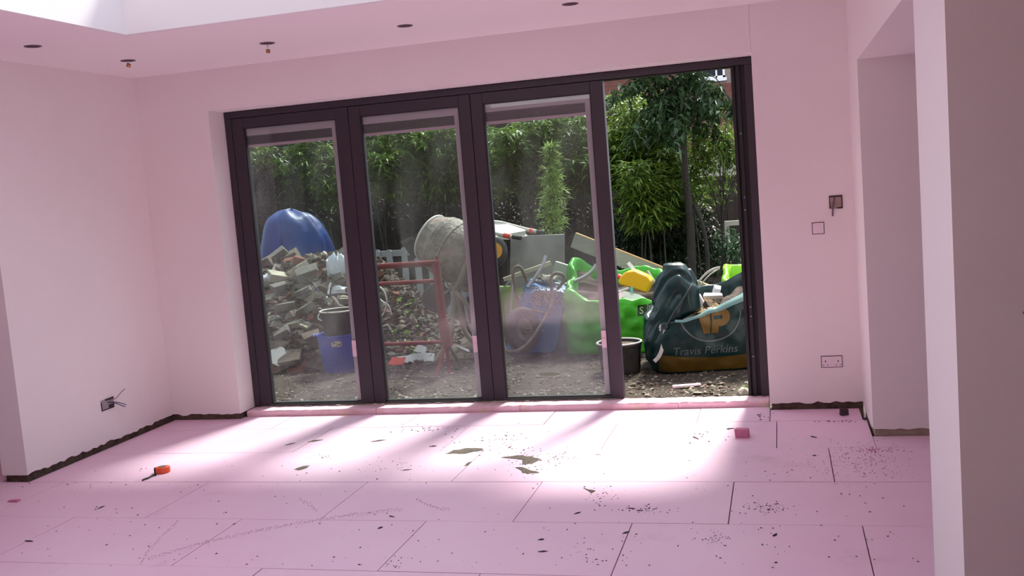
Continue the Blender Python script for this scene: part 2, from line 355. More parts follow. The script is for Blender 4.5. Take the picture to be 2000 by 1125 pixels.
# right: pier, passage, lintel, near pillar
mb = MB(); wall_run(mb, (XR, 0), (XR, YN + .0995), (-1, 0), 0.16, ZC + .02, 0.02, .004, 8)
wall_run(mb, (XR, YN), (6.6, YN), (0, -1), 0.10, ZC + .02, 0.038, .004, 9)
wr = fixn(struct('wall_right', mb, 'plaster'))
mb = MB(); mb.b2((XR + .01, -.02, -.1), (6.5, YN + .008, .10)); obj('bare_masonry', mb, 'bare_beige', wr)
mb = MB(); mb.b2((XR, YN, ZO), (XR + .42, YP0 - .01, ZC + .02)); struct('trim_lintel', mb, 'plaster')
mb = MB(); mb.b2((XR + .41, YN + .001, ZO + .0005), (6.6, YP0 - .01, ZO + .1)); struct('ceiling_passage', mb, 'plaster_grey_shade')
mb = MB(); mb.b2((6.5, YN, -.1), (6.6, YP0 - .3, ZC)); struct('wall_passage_end', mb, 'raw_plaster')
mb = MB(); mb.b2((XR, YP0, -.05), (7.05, YP1, ZC + .02)); pil = struct('wall_pillar', mb, ['plaster_skylit', 'plaster_grey_shade'])
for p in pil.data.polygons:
    p.material_index = 1 if p.normal.y < -.5 else 0  # lit side white, room-facing side grey: shading set by colour
# ceiling with the rectangular roof-light well
LX0, LX1, LY0, LY1 = 0.468, 3.25, -1.512, -5.2
mb = MB()
for a, b in (((-4.3, -9.2), (LX0 - .03, 0.3)), ((LX1 + .03, -9.2), (8, 0.3)), ((LX0 - .03, LY0 + .03), (LX1 + .03, 0.3)), ((LX0 - .03, -9.2), (LX1 + .03, LY1 - .03))):
    mb.b2((a[0], a[1], ZC), (b[0], b[1], ZC + .22))
ce = struct('ceiling', mb, 'ceiling_paint')
mb = MB(); t = .03; zt = ZC + .42
mb.b2((LX0 - t, LY0 + t, ZC + .001), (LX0, LY1 - t, zt)); mb.b2((LX1, LY0 + t, ZC + .001), (LX1 + t, LY1 - t, zt))
mb.b2((LX0, LY0, ZC + .001), (LX1, LY0 + t, zt)); mb.b2((LX0, LY1 - t, ZC + .001), (LX1, LY1, zt))
struct('trim_rooflight_upstand', mb, 'upstand_paint')
mb = MB()
for k in range(1, 4): 
    y = LY0 + (LY1 - LY0) * k / 4; mb.bar((LX0 - .02, y, zt + .03), (LX1 + .02, y, zt + .03), .05, .06)
mb.bar((LX0 - .03, LY0, zt + .03), (LX0 - .03, LY1, zt + .03), .08, .06); mb.bar((LX1 + .03, LY0, zt + .03), (LX1 + .03, LY1, zt + .03), .08, .06)
struct('trim_rooflight_bars', mb, 'frame_grey')

mb = MB(); mb.b2((-12, -9.3, ZC + .24), (14, -12, 7.5)); mb.b2((-12, -9.6, -.1), (14, -9.3, ZC + .25)); struct('wall_sky_block', mb, 'house_brick')  # unseen mass behind the camera, added to keep sky light off garden fronts
mb = MB(); mb.b2((-4.4, .02, ZC + .221), (8, .34, ZC + .42)); mb.b2((-7, -.2, -.1), (-4.3, .32, ZC + .42)); mb.b2((XR + .2, .0, -.1), (9, .32, ZC + .22)); struct('wall_parapet', mb, 'house_brick')

# ---------------------------------------------------------------- floor of pink insulation boards
mb = MB(); mb.b2((-4.2, -9.1, -.30), (7.05, .33, -.052)); fl = struct('floor', mb, 'gap_dark')
Y0 = -0.292; BW = 0.5985; BL = 0.9555
offs = [0.385, 0.855, 0.1895, 0.655, 0.243, 0.682]
def board(x0, x1, y0, y1, cut=()):
    g = .0022; mb = MB(); dz = rnd.uniform(-.0012, .0008)
    mb.b2((x0 + g, y0 + g, -.05 + dz), (x1 - g, y1 - g, dz))
    return obj('insulation_board', mb, 'foam', fl, bevel=.0012)
row = 0; y1 = 0.07; y0 = Y0
while y1 > -8.9:
    o = offs[row % 6] if row < 6 else rnd.uniform(0, BL)
    step = BL if row not in (2,) else BL * 2
    if row == 2: o = 2.076 - step * 4
    x = o - step * 8
    xmin, xmax = (XL + .012, XR - .0) if y1 > -1.3 else (-4.15, 6.45 if y1 > -3.2 else 6.95)
    if row == 0: xmax = XR - .004
    if row in (1, 2): xmax = 6.45 if row == 2 else XR - .004
    if row in (3, 4, 5): xmax = 6.45 if row < 5 else XR - .004
    if row == 1: xmax = 6.45
    if row == 2: xmin = XL + .012
    while x < xmax:
        a = max(x, xmin); b = min(x + step, xmax)
        if b - a > .04: 
            yy1 = y1
            if row == 0: (board(a, min(b, DX1), y0, .075) if a < DX1 else None, board(max(a, DX1), b, y0, -.004) if b > DX1 + .01 else None)
            elif row == 1 and a > XR - .3 and b > XR: board(a, b, y0, YN - .004); 
            elif row == 1 and b > XR: board(a, XR - .004, y0, y1); board(XR - .006, b, y0, YN - .004)
            else: board(a, b, y0, y1)
        x += step
    row += 1; y1 = y0; y0 = Y0 - BW * row
mb = MB(); mb.b2((-4.15, -1.49, -.05), (XL - .185, -1.115, -.001)); obj('insulation_board', mb, 'foam', fl)
# sill boards under the door
xs = [DX0 + .004, 1.010, 2.050, 3.107, DX1 - .004]
for i in range(4):
    mb = MB(); r = random.Random(i)
    n = 24; a, b = xs[i] + .002, xs[i + 1] - .002; rows = []
    prof = [(.079, -.04), (.078, .030), (.086, .040), (.22, .041), (.235, .036), (.235, -.04)]
    for k in range(n + 1):
        x = a + (b - a) * k / n
        rows.append([V((x, y + r.uniform(-.002, .002) * (j < 3), z + r.uniform(-.002, .002) * (j in (1, 2, 3)))) for j, (y, z) in enumerate(prof)])
    mb.grid(rows, True, True, True); o = fixn(struct('trim_sill_board' , mb, 'foam_sill'))

# ---------------------------------------------------------------- glazed door: outer frame, three closed leaves with blinds inside the glass
mb = MB()
fz0 = .042
mb.b2((DX0 + .003, YF, DT - .004), (DX1 - .003, YF + .09, DT - .048))
mb.b2((DX0 + .003, YF, fz0), (DX0 + .052, YF + .09, DT - .048))
mb.b2((DX1 - .052, YF + .0, fz0 - .02), (DX1 - .003, YF + .09, DT - .048))
dr = struct('door_1', mb, 'frame_grey', bevel=.003)
dr['label'] = 'dark grey glazed sliding and folding door set into the far wall'
mb = MB()
for k, (x0, x1, ya, yb) in enumerate(((3.548, 3.566, .215, .285), (3.566, 3.580, .24, .285), (3.580, 3.600, .212, .285), (3.600, 3.632, .235, .285))):
    mb.b2((x0, ya, fz0 - .02), (x1, yb, DT - .05))
obj('hinge_jamb', mb, 'frame_black', dr)
for z in (1.32, 1.24, .62, .56, .30, 1.72):
    mb = MB(); mb.lathe([(.004, 0), (.003, .003), (0.0005, .0035)], 10, Matrix.Translation((3.590, .212, z)) @ Matrix.Rotation(PI / 2, 4, 'X')); obj('screw', mb, 'screw', dr)
mb = MB(); mb.b2((2.745, .238, -.03), (3.548, .262, .026)); mb.b2((2.745, .23, DT - .05), (3.548, .285, DT - .056)); obj('track', mb, 'frame_black', dr)
for i, (x0, x1, g0, g1) in enumerate(((.054, .952, .142, .857), (.956, 1.838, 1.040, 1.757), (1.842, 2.740, 1.924, 2.655))):
    zb, ztp, gb, gt = fz0 + .004, 2.138, .066, 2.068
    lf = bpy.data.objects.new('door_leaf', None); C.objects.link(lf); lf.parent = dr; lf.location = V((x0, YF, zb)) - dr.location
    lf['label'] = ('glazed leaf beside the left jamb', 'middle glazed leaf', 'glazed leaf beside the open gap')[i]
    mb = MB(); ya, yb = YF + .004, YF + .075
    mb.b2((x0, ya, zb), (g0, yb, ztp)); mb.b2((g1, ya, zb), (x1, yb, ztp)); mb.b2((g0, ya, gt), (g1, yb, ztp))
    obj('leaf_frame', mb, 'frame_grey', lf, bevel=.003)
    mb = MB(); mb.b2((g0, ya, zb), (g1, yb, gb)); obj('bottom_rail', mb, 'frame_green', lf, bevel=.002)
    mb = MB(); mb.b2((g0, ya + .004, gb), (g0 + .010, ya + .02, gt)); mb.b2((g0, ya + .004, gt - .008), (g1, ya + .02, gt)); mb.b2((g1 - .006, ya + .004, gb), (g1, ya + .02, gt)); mb.b2((g0, ya + .004, gb), (g1, ya + .02, gb + .006)); obj('gasket', mb, 'frame_black', lf)
    mb = MB(); mb.b2((g0, ya + .020, gb), (g1, ya + .024, gt)); obj('pane', mb, 'glass', lf)
    mb = MB(); mb.b2((g0, ya + .054, gb), (g1, ya + .058, gt)); obj('pane', mb, 'glass', lf)
    mb = MB(); mb.b2((g0 + .004, ya + .028, gt - .058), (g1 - .044, ya + .050, gt - .004)); obj('blind_headrail', mb, 'blind_grey', lf)
    mb = MB()
    for k in range(9):
        z = gt - .060 - k * .0068; mb.b2((g0 + .006, ya + .030, z - .0052), (g1 - .046, ya + .048, z))
    st = obj('blind_slats', mb, 'blind_dark', lf)
    mb = MB(); mb.b2((g0 + .006, ya + .029, gt - .140), (g1 - .046, ya + .049, gt - .122)); obj('blind_bottom_rail', mb, 'blind_pink', lf)
    mb = MB(); mb.b2((g1 - .044, ya + .026, gb + .002), (g1 + .000, ya + .052, gt - .002)); obj('blind_channel', mb, 'blind_grey', lf)
    mb = MB(); mb.b2((g1 - .040, ya + .008, .39), (g1 - .008, ya + .020, .505)); mb.b2((g1 - .034, ya + .004, .44), (g1 - .012, ya + .008, .455)); obj('blind_slider', mb, 'blind_pink', lf)

# ---------------------------------------------------------------- fittings on walls and ceiling
def box_hole(name, label, c, nrm, wd, ht, parts):
    t = thing(name, label, 'wall box', c); n = V((*nrm, 0)); sdir = V((0, 0, 1)).cross(n); 
    return t, n, sdir
c = V((4.127, 0, 1.2585)); t = thing('wall_box', 'open square wall box with a cut grey cable above the switch', 'wall box', c)
mb = MB(); mb.b2((c.x - .036, -.0025, c.z - .038), (c.x + .036, -.0008, c.z + .038)); obj('box_back', mb, 'bare_beige', t)
mb = MB()
mb.b2((c.x - .038, -.005, c.z + .030), (c.x + .038, -.001, c.z + .040)); mb.b2((c.x + .031, -.005, c.z - .038), (c.x + .038, -.001, c.z + .03)); mb.b2((c.x + .005, -.005, c.z - .040), (c.x + .036, -.001, c.z - .031)); mb.b2((c.x - .038, -.005, c.z - .036), (c.x - .033, -.001, c.z + .03)); obj('box_rim', mb, 'crumb_dark', t)
mb = MB(); mb.tube([(c.x - .006, -.004, c.z + .03), (c.x - .012, -.012, c.z + .008), (c.x - .020, -.016, c.z - .03), (c.x - .022, -.014, c.z - .082)], .0052, 8, smooth=2); obj('cable', mb, 'cable_grey', t, smooth=60)
c = V((4.019, 0, 1.109)); t = thing('light_switch', 'square white light switch on the wall right of the door', 'switch', c)
mb = MB(); mb.b2((c.x - .036, -.0015, c.z - .036), (c.x + .036, -.0002, c.z + .036)); obj('shadow_gap', mb, 'shadow_line', t)
mb = MB(); mb.b2((c.x - .032, -.008, c.z - .032), (c.x + .032, -.0016, c.z + .032)); obj('plate', mb, 'white_plastic', t, bevel=.002)
mb = MB(); mb.b2((c.x - .020, -.0105, c.z - .016), (c.x + .016, -.0081, c.z + .018)); obj('rocker', mb, 'white_plastic', t, bevel=.001)
c = V((4.0605, 0, .292)); t = thing('double_socket', 'white double power socket low on the wall right of the door', 'socket', c)
mb = MB(); mb.b2((c.x - .0625, -.0015, c.z - .0365), (c.x + .0625, -.0002, c.z + .0365)); obj('shadow_gap', mb, 'shadow_line', t)
mb = MB(); mb.b2((c.x - .0585, -.008, c.z - .0325), (c.x + .0585, -.0016, c.z + .0325)); obj('plate', mb, 'white_plastic', t, bevel=.002)
for sx in (-.037, .037):
    for dx, dz, a, b in ((0, .003, .003, .0055), (-.0115, -.020, .0035, .0022), (.0115, -.020, .0035, .0022)):
        mb = MB(); mb.b2((c.x + sx + dx - a, -.0088, c.z + dz - b), (c.x + sx + dx + a, -.0080, c.z + dz + b)); obj('pin_slot', mb, 'black', t)
    mb = MB(); mb.b2((c.x + sx * .42 - .008, -.0105, c.z + .010), (c.x + sx * .42 + .008, -.0081, c.z + .024)); obj('switch_rocker', mb, 'white_plastic', t)
c = V((XL, -.693, .285)); t = thing('wall_box', 'metal wall box with three loose wires low on the left wall', 'wall box', c)
x = XL + .002
mb = MB(); mb.b2((XL + .0005, c.y - .066, c.z - .034), (x, c.y + .066, c.z + .034)); obj('box_back', mb, 'galv', t)
mb = MB(); mb.b2((x - .001, c.y - .02, c.z + .024), (x + .003, c.y + .066, c.z + .036)); mb.b2((x - .001, c.y - .066, c.z - .036), (x + .003, c.y + .06, c.z - .030)); mb.b2((x - .001, c.y - .066, c.z - .034), (x + .003, c.y - .060, c.z + .02)); mb.b2((x - .001, c.y + .01, c.z - .03), (x + .002, c.y + .064, c.z - .008)); obj('box_rim', mb, 'crumb_dark', t)
mb = MB(); mb.tube([(x, c.y + .02, c.z + .02), (x + .03, c.y + .05, c.z + .022), (x + .05, c.y + .08, c.z + .058), (x + .06, c.y + .115, c.z + .075)], .0026, 6, smooth=2); obj('wire', mb, 'cable_brown', t, smooth=60)['label'] = 'brown wire'
for k in (0, 1):
    mb = MB(); mb.tube([(x, c.y - .0, c.z + .012), (x + .03, c.y + .045, c.z + .002 - k * .008), (x + .05, c.y + .085 - k * .01, c.z - .018 - k * .012), (x + .05, c.y + .12 - k * .012, c.z - .036 - k * .01)], .003, 6, smooth=2); obj('wire', mb, 'cable_blue', t, smooth=60)['label'] = 'dark wire'
mb = MB(); p = at(1995, 610, YP1); mb.tube([p + V((.012, .02, -.002)), p + V((.004, -.012, 0)), p + V((.03, -.03, .003)), p + V((.08, -.03, .012))], .0035, 8); tag(obj('cable_end', mb, 'black'), 'black cable end poking out of the grey wall at the far right', 'cable')
# downlight cut-outs
spots = [(-.100, -1.546, 0, 'empty round downlight cutout nearest the left edge of the ceiling'), (-.076, -.737, 1, 'downlight cutout by the corner with a short brass connector tucked in'), (.886, -.732, 2, 'downlight cutout with a brass connector hanging below it'),
         (1.769, -.733, 0, 'empty round downlight cutout above the middle door leaf'), (2.749, -.765, 0, 'empty round downlight cutout furthest right, above the open gap')]
for X, Y, kind, lab in spots:
    t = thing('downlight_cutout', lab, 'downlight', (X, Y, ZC), 'downlight cutouts in the ceiling')
    mt = Matrix.Translation((X, Y, ZC))
    mb = MB(); mb.lathe([(.046, 0), (.046, -.003), (.036, -.004), (.035, 0)], 32, mt); obj('ring', mb, 'cable_grey', t, smooth=40)
    mb = MB(); mb.lathe([(.0355, -.0012), (.02, -.0012), (.001, -.0012)], 32, mt); obj('hole', mb, 'shadow_line', t)
    mb = MB(); mb.tube([(X - .02, Y - .01, ZC - .003), (X, Y - .02, ZC - .006), (X + .02, Y, ZC - .004), (X + .004, Y + .018, ZC - .006)], .003, 6, smooth=1); obj('cable', mb, 'rust', t)
    if kind:
        zz = ZC - (.030 if kind == 1 else .048)
        mb = MB(); mb.tube([(X, Y, ZC - .002), (X + .001, Y, zz + .02)], .003 if kind == 2 else .008, 8); obj('flex', mb, 'strap_white', t)
        mb = MB(); rr = Matrix.Translation((X, Y, zz)) @ Matrix.Rotation(.5 if kind == 1 else .05, 4, 'Y'); mb.lathe([(.004, -.012), (.0125, -.011), (.013, .008), (.010, .011), (.004, .012)], 14, rr, True, True); obj('connector', mb, 'brass', t, smooth=40)

# ---------------------------------------------------------------- small things on the floor
p = gz(318, 923); t = thing('tape_measure', 'orange tape measure with black wrist strap lying on the pink floor', 'tape measure', p)
mb = MB(); pr = [(.040 * math.cos(a) * (1.1 if math.cos(a) > 0 else 1.0), .034 * math.sin(a)) for a in [2 * PI * k / 24 for k in range(24)]]
mb.prism(pr, .036, Matrix.Translation(p) @ Matrix.Rotation(.5, 4, 'Z')); obj('case', mb, 'orange', t, smooth=40, bevel=.005)
mb = MB(); mb.lathe([(.022, .036), (.022, .038), (.001, .0385)], 20, Matrix.Translation(p)); obj('centre_disc', mb, 'rust', t)
mb = MB(); mb.box(p + V((-.040, -.014, .016)), (.010, .03, .032), Rz(.5)); obj('tape_mouth', mb, 'black', t)
q = [gz(306, 926, .006), gz(299, 927, .006), gz(294, 931, .006), gz(288, 934, .006), gz(281, 936, .006), gz(278.5, 938, .005)]
mb = MB(); mb.tube(q, .0052, 8, smooth=1); mb.tube([gz(305, 929, .004), gz(298, 930.5, .004), gz(294, 932, .004)], .002, 6); obj('wrist_strap', mb, 'black', t, smooth=60)
p = gz(1450, 853); mb = MB(); mb.box(p + V((0, 0, .023)), (.076, .05, .046), Rz(-.12), .003); tag(obj('foam_offcut', mb, 'foam_red', bevel=.002), 'small dark pink foam block standing on the sunlit floor', 'offcut')
p = gz(27, 980); mb = MB(); mb.box(p + V((0, 0, .006)), (.062, .022, .011), Rz(.05), .004); tag(obj('foam_offcut', mb, 'foam_red'), 'thin dark pink foam sliver near the left edge of the floor', 'offcut')
p = gz(1341, 752, GZ + .02); mb = MB(); mb.box(p, (.20, .055, .012), Matrix.Rotation(-.05, 3, 'Y') @ Rz(.15), .006); tag(obj('foam_offcut', mb, 'foam_sill'), 'pale pink foam strip on the gravel in front of the dark green bag', 'offcut')
mb = MB(); mb.box(gz(1649, 805, .018), (.045, .03, .035), Rz(.2), .006); tag(obj('plaster_lump', mb, 'crumb_dark'), 'dark lump at the wall foot right of the door', 'debris')
def splat(cx, cy, pts_px, m, name, label, h=.004, cat='mud'):
    mb = MB(); q = [gz(u, v, .0) for u, v in pts_px]; c = sum(q, V()) / len(q); ring = [p + V((0, 0, .0004)) for p in q]; inn = [c + (p - c) * .72 + V((0, 0, h * rnd.uniform(.7, 1.3))) for p in q]; inn2 = [c + (p - c) * .3 + V((0, 0, h * 1.2)) for p in q]
    mb.grid([ring, inn, inn2], True, True, True); return tag(fixn(obj(name, mb, m)), label, cat)
def rag(pts, n=3, a=2.0):
    out = []
    for i in range(len(pts)):
        p, q = pts[i], pts[(i + 1) % len(pts)]
        for k in range(n):
            f = k / n; out.append((p[0] + (q[0] - p[0]) * f + (rnd.uniform(-a, a) if k else 0) * 2, p[1] + (q[1] - p[1]) * f + (rnd.uniform(-a, a) if k else 0) * .6))
    return out
splat(0, 0, rag([(868, 886), (885, 879), (915, 875), (945, 876), (943, 880), (915, 885), (890, 886)]), 'mud', 'mud_patch', 'long dried mud smear on the joint in the sunlit floor')
splat(0, 0, rag([(1004, 913), (1020, 912), (1040, 920), (1055, 924), (1030, 927), (1020, 925)]), 'mud', 'mud_patch', 'dried mud patch in front of the long mud smear')
splat(0, 0, rag([(975, 894), (1010, 889), (1040, 891), (1058, 897), (1040, 906), (1020, 908), (1024, 900), (1000, 895)], 3, 1.6), 'mud', 'mud_patch', 'scattered mud streak between two mud patches', .003)
splat(0, 0, rag([(574, 917), (590, 911), (606, 909), (600, 914), (584, 919)], 2, 1), 'mud', 'mud_patch', 'narrow mud smear on the left part of the sunlit floor', .003)
splat(0, 0, rag([(1138, 953), (1150, 957), (1164, 959), (1155, 964)], 2, 1), 'mud', 'mud_patch', 'small mud scrape near the middle of the floor', .003)
splat(0, 0, rag([(906, 911), (915, 903), (922, 901), (916, 908)], 2, 1), 'mud', 'mud_patch', 'mud wedge stuck on a board joint behind the mud smear', .003)
def flakes(name, label, m, gen, kind=True, cat='debris'):
    mb = MB()
    for (u, v, s) in gen:
        p = gz(u, v, 0.0); 
        r = rnd.uniform(0, PI); a = s * rnd.uniform(.6, 1.5); b = s * rnd.uniform(.4, .9)
        k = 5; base = [p + V((math.cos(r) * a * math.cos(2 * PI * i / k) - math.sin(r) * b * math.sin(2 * PI * i / k), math.sin(r) * a * math.cos(2 * PI * i / k) + math.cos(r) * b * math.sin(2 * PI * i / k), .0005)) for i in range(k)]
        mb.add(base + [p + V((0, 0, min(.004, s * .6) + .0006))], [(i, (i + 1) % k, k) for i in range(k)])
    o = tag(obj(name, mb, m), label, cat); o['kind'] = 'stuff'; return o
G = lambda a, b: rnd.gauss(a, b)
gen = [(G(1690, 45), G(895, 22), rnd.uniform(.002, .005)) for _ in range(220)] + [(G(1620, 70), G(905, 25), rnd.uniform(.0015, .004)) for _ in range(160)] + [(G(1700, 22), G(879, 3), rnd.uniform(.002, .006)) for _ in range(90)]
gen = [g for g in gen if 1530 < g[0] < 1808 and g[1] > 858]
flakes('foam_crumbs', 'dark pink foam crumbs strewn on the floor by the pier', 'crumb_pink', gen)
gen = [(rnd.uniform(20, 1800), rnd.uniform(895, 1110), rnd.uniform(.0015, .006)) for _ in range(330)]
gen += [(G(1500, 25), G(992, 6), rnd.uniform(.002, .005)) for _ in range(70)] + [(G(1270, 25), G(994, 4), rnd.uniform(.003, .007)) for _ in range(40)] + [(G(1180, 14), G(968, 9), rnd.uniform(.002, .005)) for _ in range(30)] + [(G(1400, 20), G(1052, 7), rnd.uniform(.002, .004)) for _ in range(40)]
gen += [(G(830, 35), G(838, 4), rnd.uniform(.003, .007)) for _ in range(45)] + [(G(960, 40), G(860, 12), rnd.uniform(.003, .006)) for _ in range(60)] + [(G(1040, 35), G(900, 12), rnd.uniform(.003, .008)) for _ in range(80)] + [(G(760, 40), G(910, 8), rnd.uniform(.002, .005)) for _ in range(40)]
gen += [(G(1160, 25), G(1078, 14), rnd.uniform(.002, .006)) for _ in range(20)] + [(G(1360, 30), G(852, 6), rnd.uniform(.003, .009)) for _ in range(14)] + [(G(780, 25), G(1095, 8), rnd.uniform(.002, .005)) for _ in range(18)] + [(G(1100, 14), G(891, 5), rnd.uniform(.003, .008)) for _ in range(30)]
gen += [(G(1490, 10), G(815, 4), rnd.uniform(.004, .009)) for _ in range(12)] + [(G(1640, 25), G(823, 1.5), rnd.uniform(.004, .01)) for _ in range(14)] + [(G(630, 12), G(892, 3), rnd.uniform(.003, .007)) for _ in range(14)]
flakes('floor_crumbs', 'dark crumbs of dirt scattered over the pink floor', 'crumb_dark', [g for g in gen if g[0] < 1808 and 0 < g[0] and gz(g[0], g[1]).y < .05])
for k, (u, v, du, dv) in enumerate(((600, 863, 28, -4), (724, 863, 28, -4), (785, 919, 16, -2), (838, 872, 12, -1), (190, 994, 12, -6), (48, 1056, 14, 2), (1170, 988, 0, 0), (1215, 1043, 12, -5), (1050, 1078, 18, -1), (1050, 1055, 10, -2), (1160, 888, 12, 1), (1583, 852, 10, 3), (1586, 890, 6, 0), (1225, 993, 14, 1), (1243, 997, 10, 1), (735, 936, 0, 0), (1120, 1005, 12, -5), (760, 1008, 8, 2), (556, 870, 18, -5), (1352, 852, 10, 6), (1510, 1048, 4, -6), (1512, 1099, 4, 0), (738, 1033, 6, -4), (1418, 838, 14, -1))):
    a = gz(u, v); b = gz(u + du + 3, v + dv); d = (b - a); d.normalize(); sd = d.cross(V((0, 0, 1))) * rnd.uniform(.006, .012)
    n = 6; L = []; R_ = []; T = []
    for i in range(n + 1):
        p = a.lerp(b, i / n); wv = math.sin(PI * (i + .35) / (n + .7)) * rnd.uniform(.6, 1.2); L.append(p + sd * wv + V((0, 0, .0004))); R_.append(p - sd * wv + V((0, 0, .0004))); T.append(p + V((0, 0, .004 * wv + .001)))
    mb = MB(); mb.grid([L, T, R_], False); tag(obj('dirt_flake', mb, 'mud' if k < 4 else 'crumb_dark'), 'dark dirt flake lying loose on the pink floor', 'dirt', 'dirt flakes on the floor')
# barrow-wheel tracks: pressed dirt prints in two rows
trk = []
for path in ([(290, 1090), (400, 1058), (500, 1036), (600, 1018), (690, 1004), (790, 993)], [(275, 1100), (290, 1075), (320, 1042), (350, 1015)], [(815, 974), (835, 985), (860, 992), (882, 993)], [(585, 973), (605, 983), (622, 1000)]):
    for i in range(len(path) - 1):
        L = math.hypot(path[i + 1][0] - path[i][0], path[i + 1][1] - path[i][1]); n = max(2, int(L / 5))
        for k in range(n):
            f = k / n; u = path[i][0] + (path[i + 1][0] - path[i][0]) * f; v = path[i][1] + (path[i + 1][1] - path[i][1]) * f
            trk += [(u + rnd.uniform(-1, 1), v + rnd.uniform(-1.5, 1.5), .0055), (u + rnd.uniform(-2, 2), v + 3 + rnd.uniform(-1.5, 1.5), .004)]
flakes('wheel_track', 'faint dotted dirt tracks of a barrow wheel across the pink floor', 'scuff', trk)

# ---------------------------------------------------------------- ground outside
mb = MB(); rows = []
nx, ny = 90, 80
def gh(x, y): return GZ + .022 * noise.noise(V((x * 1.7, y * 1.7, 3))) + .010 * noise.noise(V((x * 7, y * 7, 1))) - .02 * max(0, 1 - abs(y - .3) / .3)
for j in range(ny + 1):
    y = .30 + 14 * (j / ny) ** 1.8; rows.append([V((-7 + 15 * i / nx, y, gh(-7 + 15 * i / nx, y) if y < 6 else GZ)) for i in range(nx + 1)])
mb.grid(rows, False); ground = fixn(struct('ground', mb, 'soil', smooth=180))
for p in ground.data.polygons:
    pass
near = []
cols = ['stone_a', 'stone_b', 'stone_c', 'stone_d']
stm = {}
for c_ in cols:
    for k in range(3):
        mb = MB(); mb.chunk((0, 0, 0), (1, .75, .5), None, k * 7 + len(c_), .28); me = bpy.data.meshes.new('stone'); me.from_pydata(mb.v, [], mb.f); me.materials.append(M[c_]); stm[(c_, k)] = me
cnt = 0
while cnt < 235:
    if cnt < 130: x, y = rnd.uniform(2.7, 3.6), .28 + 1.0 * rnd.random() ** 1.6
    else: x, y = rnd.uniform(-.3, 2.7), rnd.uniform(.32, 1.6)
    o = bpy.data.objects.new('stone', stm[(rnd.choice(cols + (['stone_a', 'stone_b'] if y > .8 else ['stone_a', 'stone_c', 'stone_c'])), rnd.randrange(3))]); C.objects.link(o); o.parent = ground
    s = rnd.uniform(.022, .055) * (1 if rnd.random() < .85 else 1.5)
    o.location = V((x, y, gh(x, y) + s * .10)) - ground.location; o.scale = (s, s, s * rnd.uniform(.6, 1)); o.rotation_euler = (rnd.uniform(-.3, .3), rnd.uniform(-.3, .3), rnd.uniform(0, 6.28)); cnt += 1
mb = MB()
for k in range(5200):
    x = rnd.uniform(-1.4, 3.9); y = .28 + 2.4 * rnd.random() ** 1.6; s = rnd.uniform(.008, .026); mb.cur = rnd.choice((0, 0, 1, 2, 2, 3) if y < .9 else (0, 0, 1, 1, 2, 3))
    mb.chunk((x, y, gh(x, y) + s * .1), (s * 1.3, s, s * .6), Rz(rnd.uniform(0, 6)), k, .3)
o = obj('gravel', mb, cols, ground); o['kind'] = 'stuff'
p = gz(1452, 768, GZ + .02); mb = MB(); mb.chunk(p, (.12, .09, .08), Rz(.4), 5, .2); tag(obj('loose_stone', mb, 'stone_c'), 'pale angular stone on the gravel beside the right jamb', 'stone')
mb = MB(); r = random.Random(3); p = gz(1462, 768, GZ)
for k in range(70):
    a = r.uniform(0, 2 * PI); q = p + V((r.gauss(0, .025), r.gauss(0, .025), 0)); tip = q + V((math.cos(a) * .04, math.sin(a) * .04, r.uniform(.03, .08))); sd = V((-math.sin(a), math.cos(a), 0)) * .004
    mb.add([q - sd, q + sd, tip], [(0, 1, 2)])
o = tag(obj('weed', mb, 'weed'), 'small tuft of green weed on the gravel by the right jamb', 'plant'); o['kind'] = 'stuff'

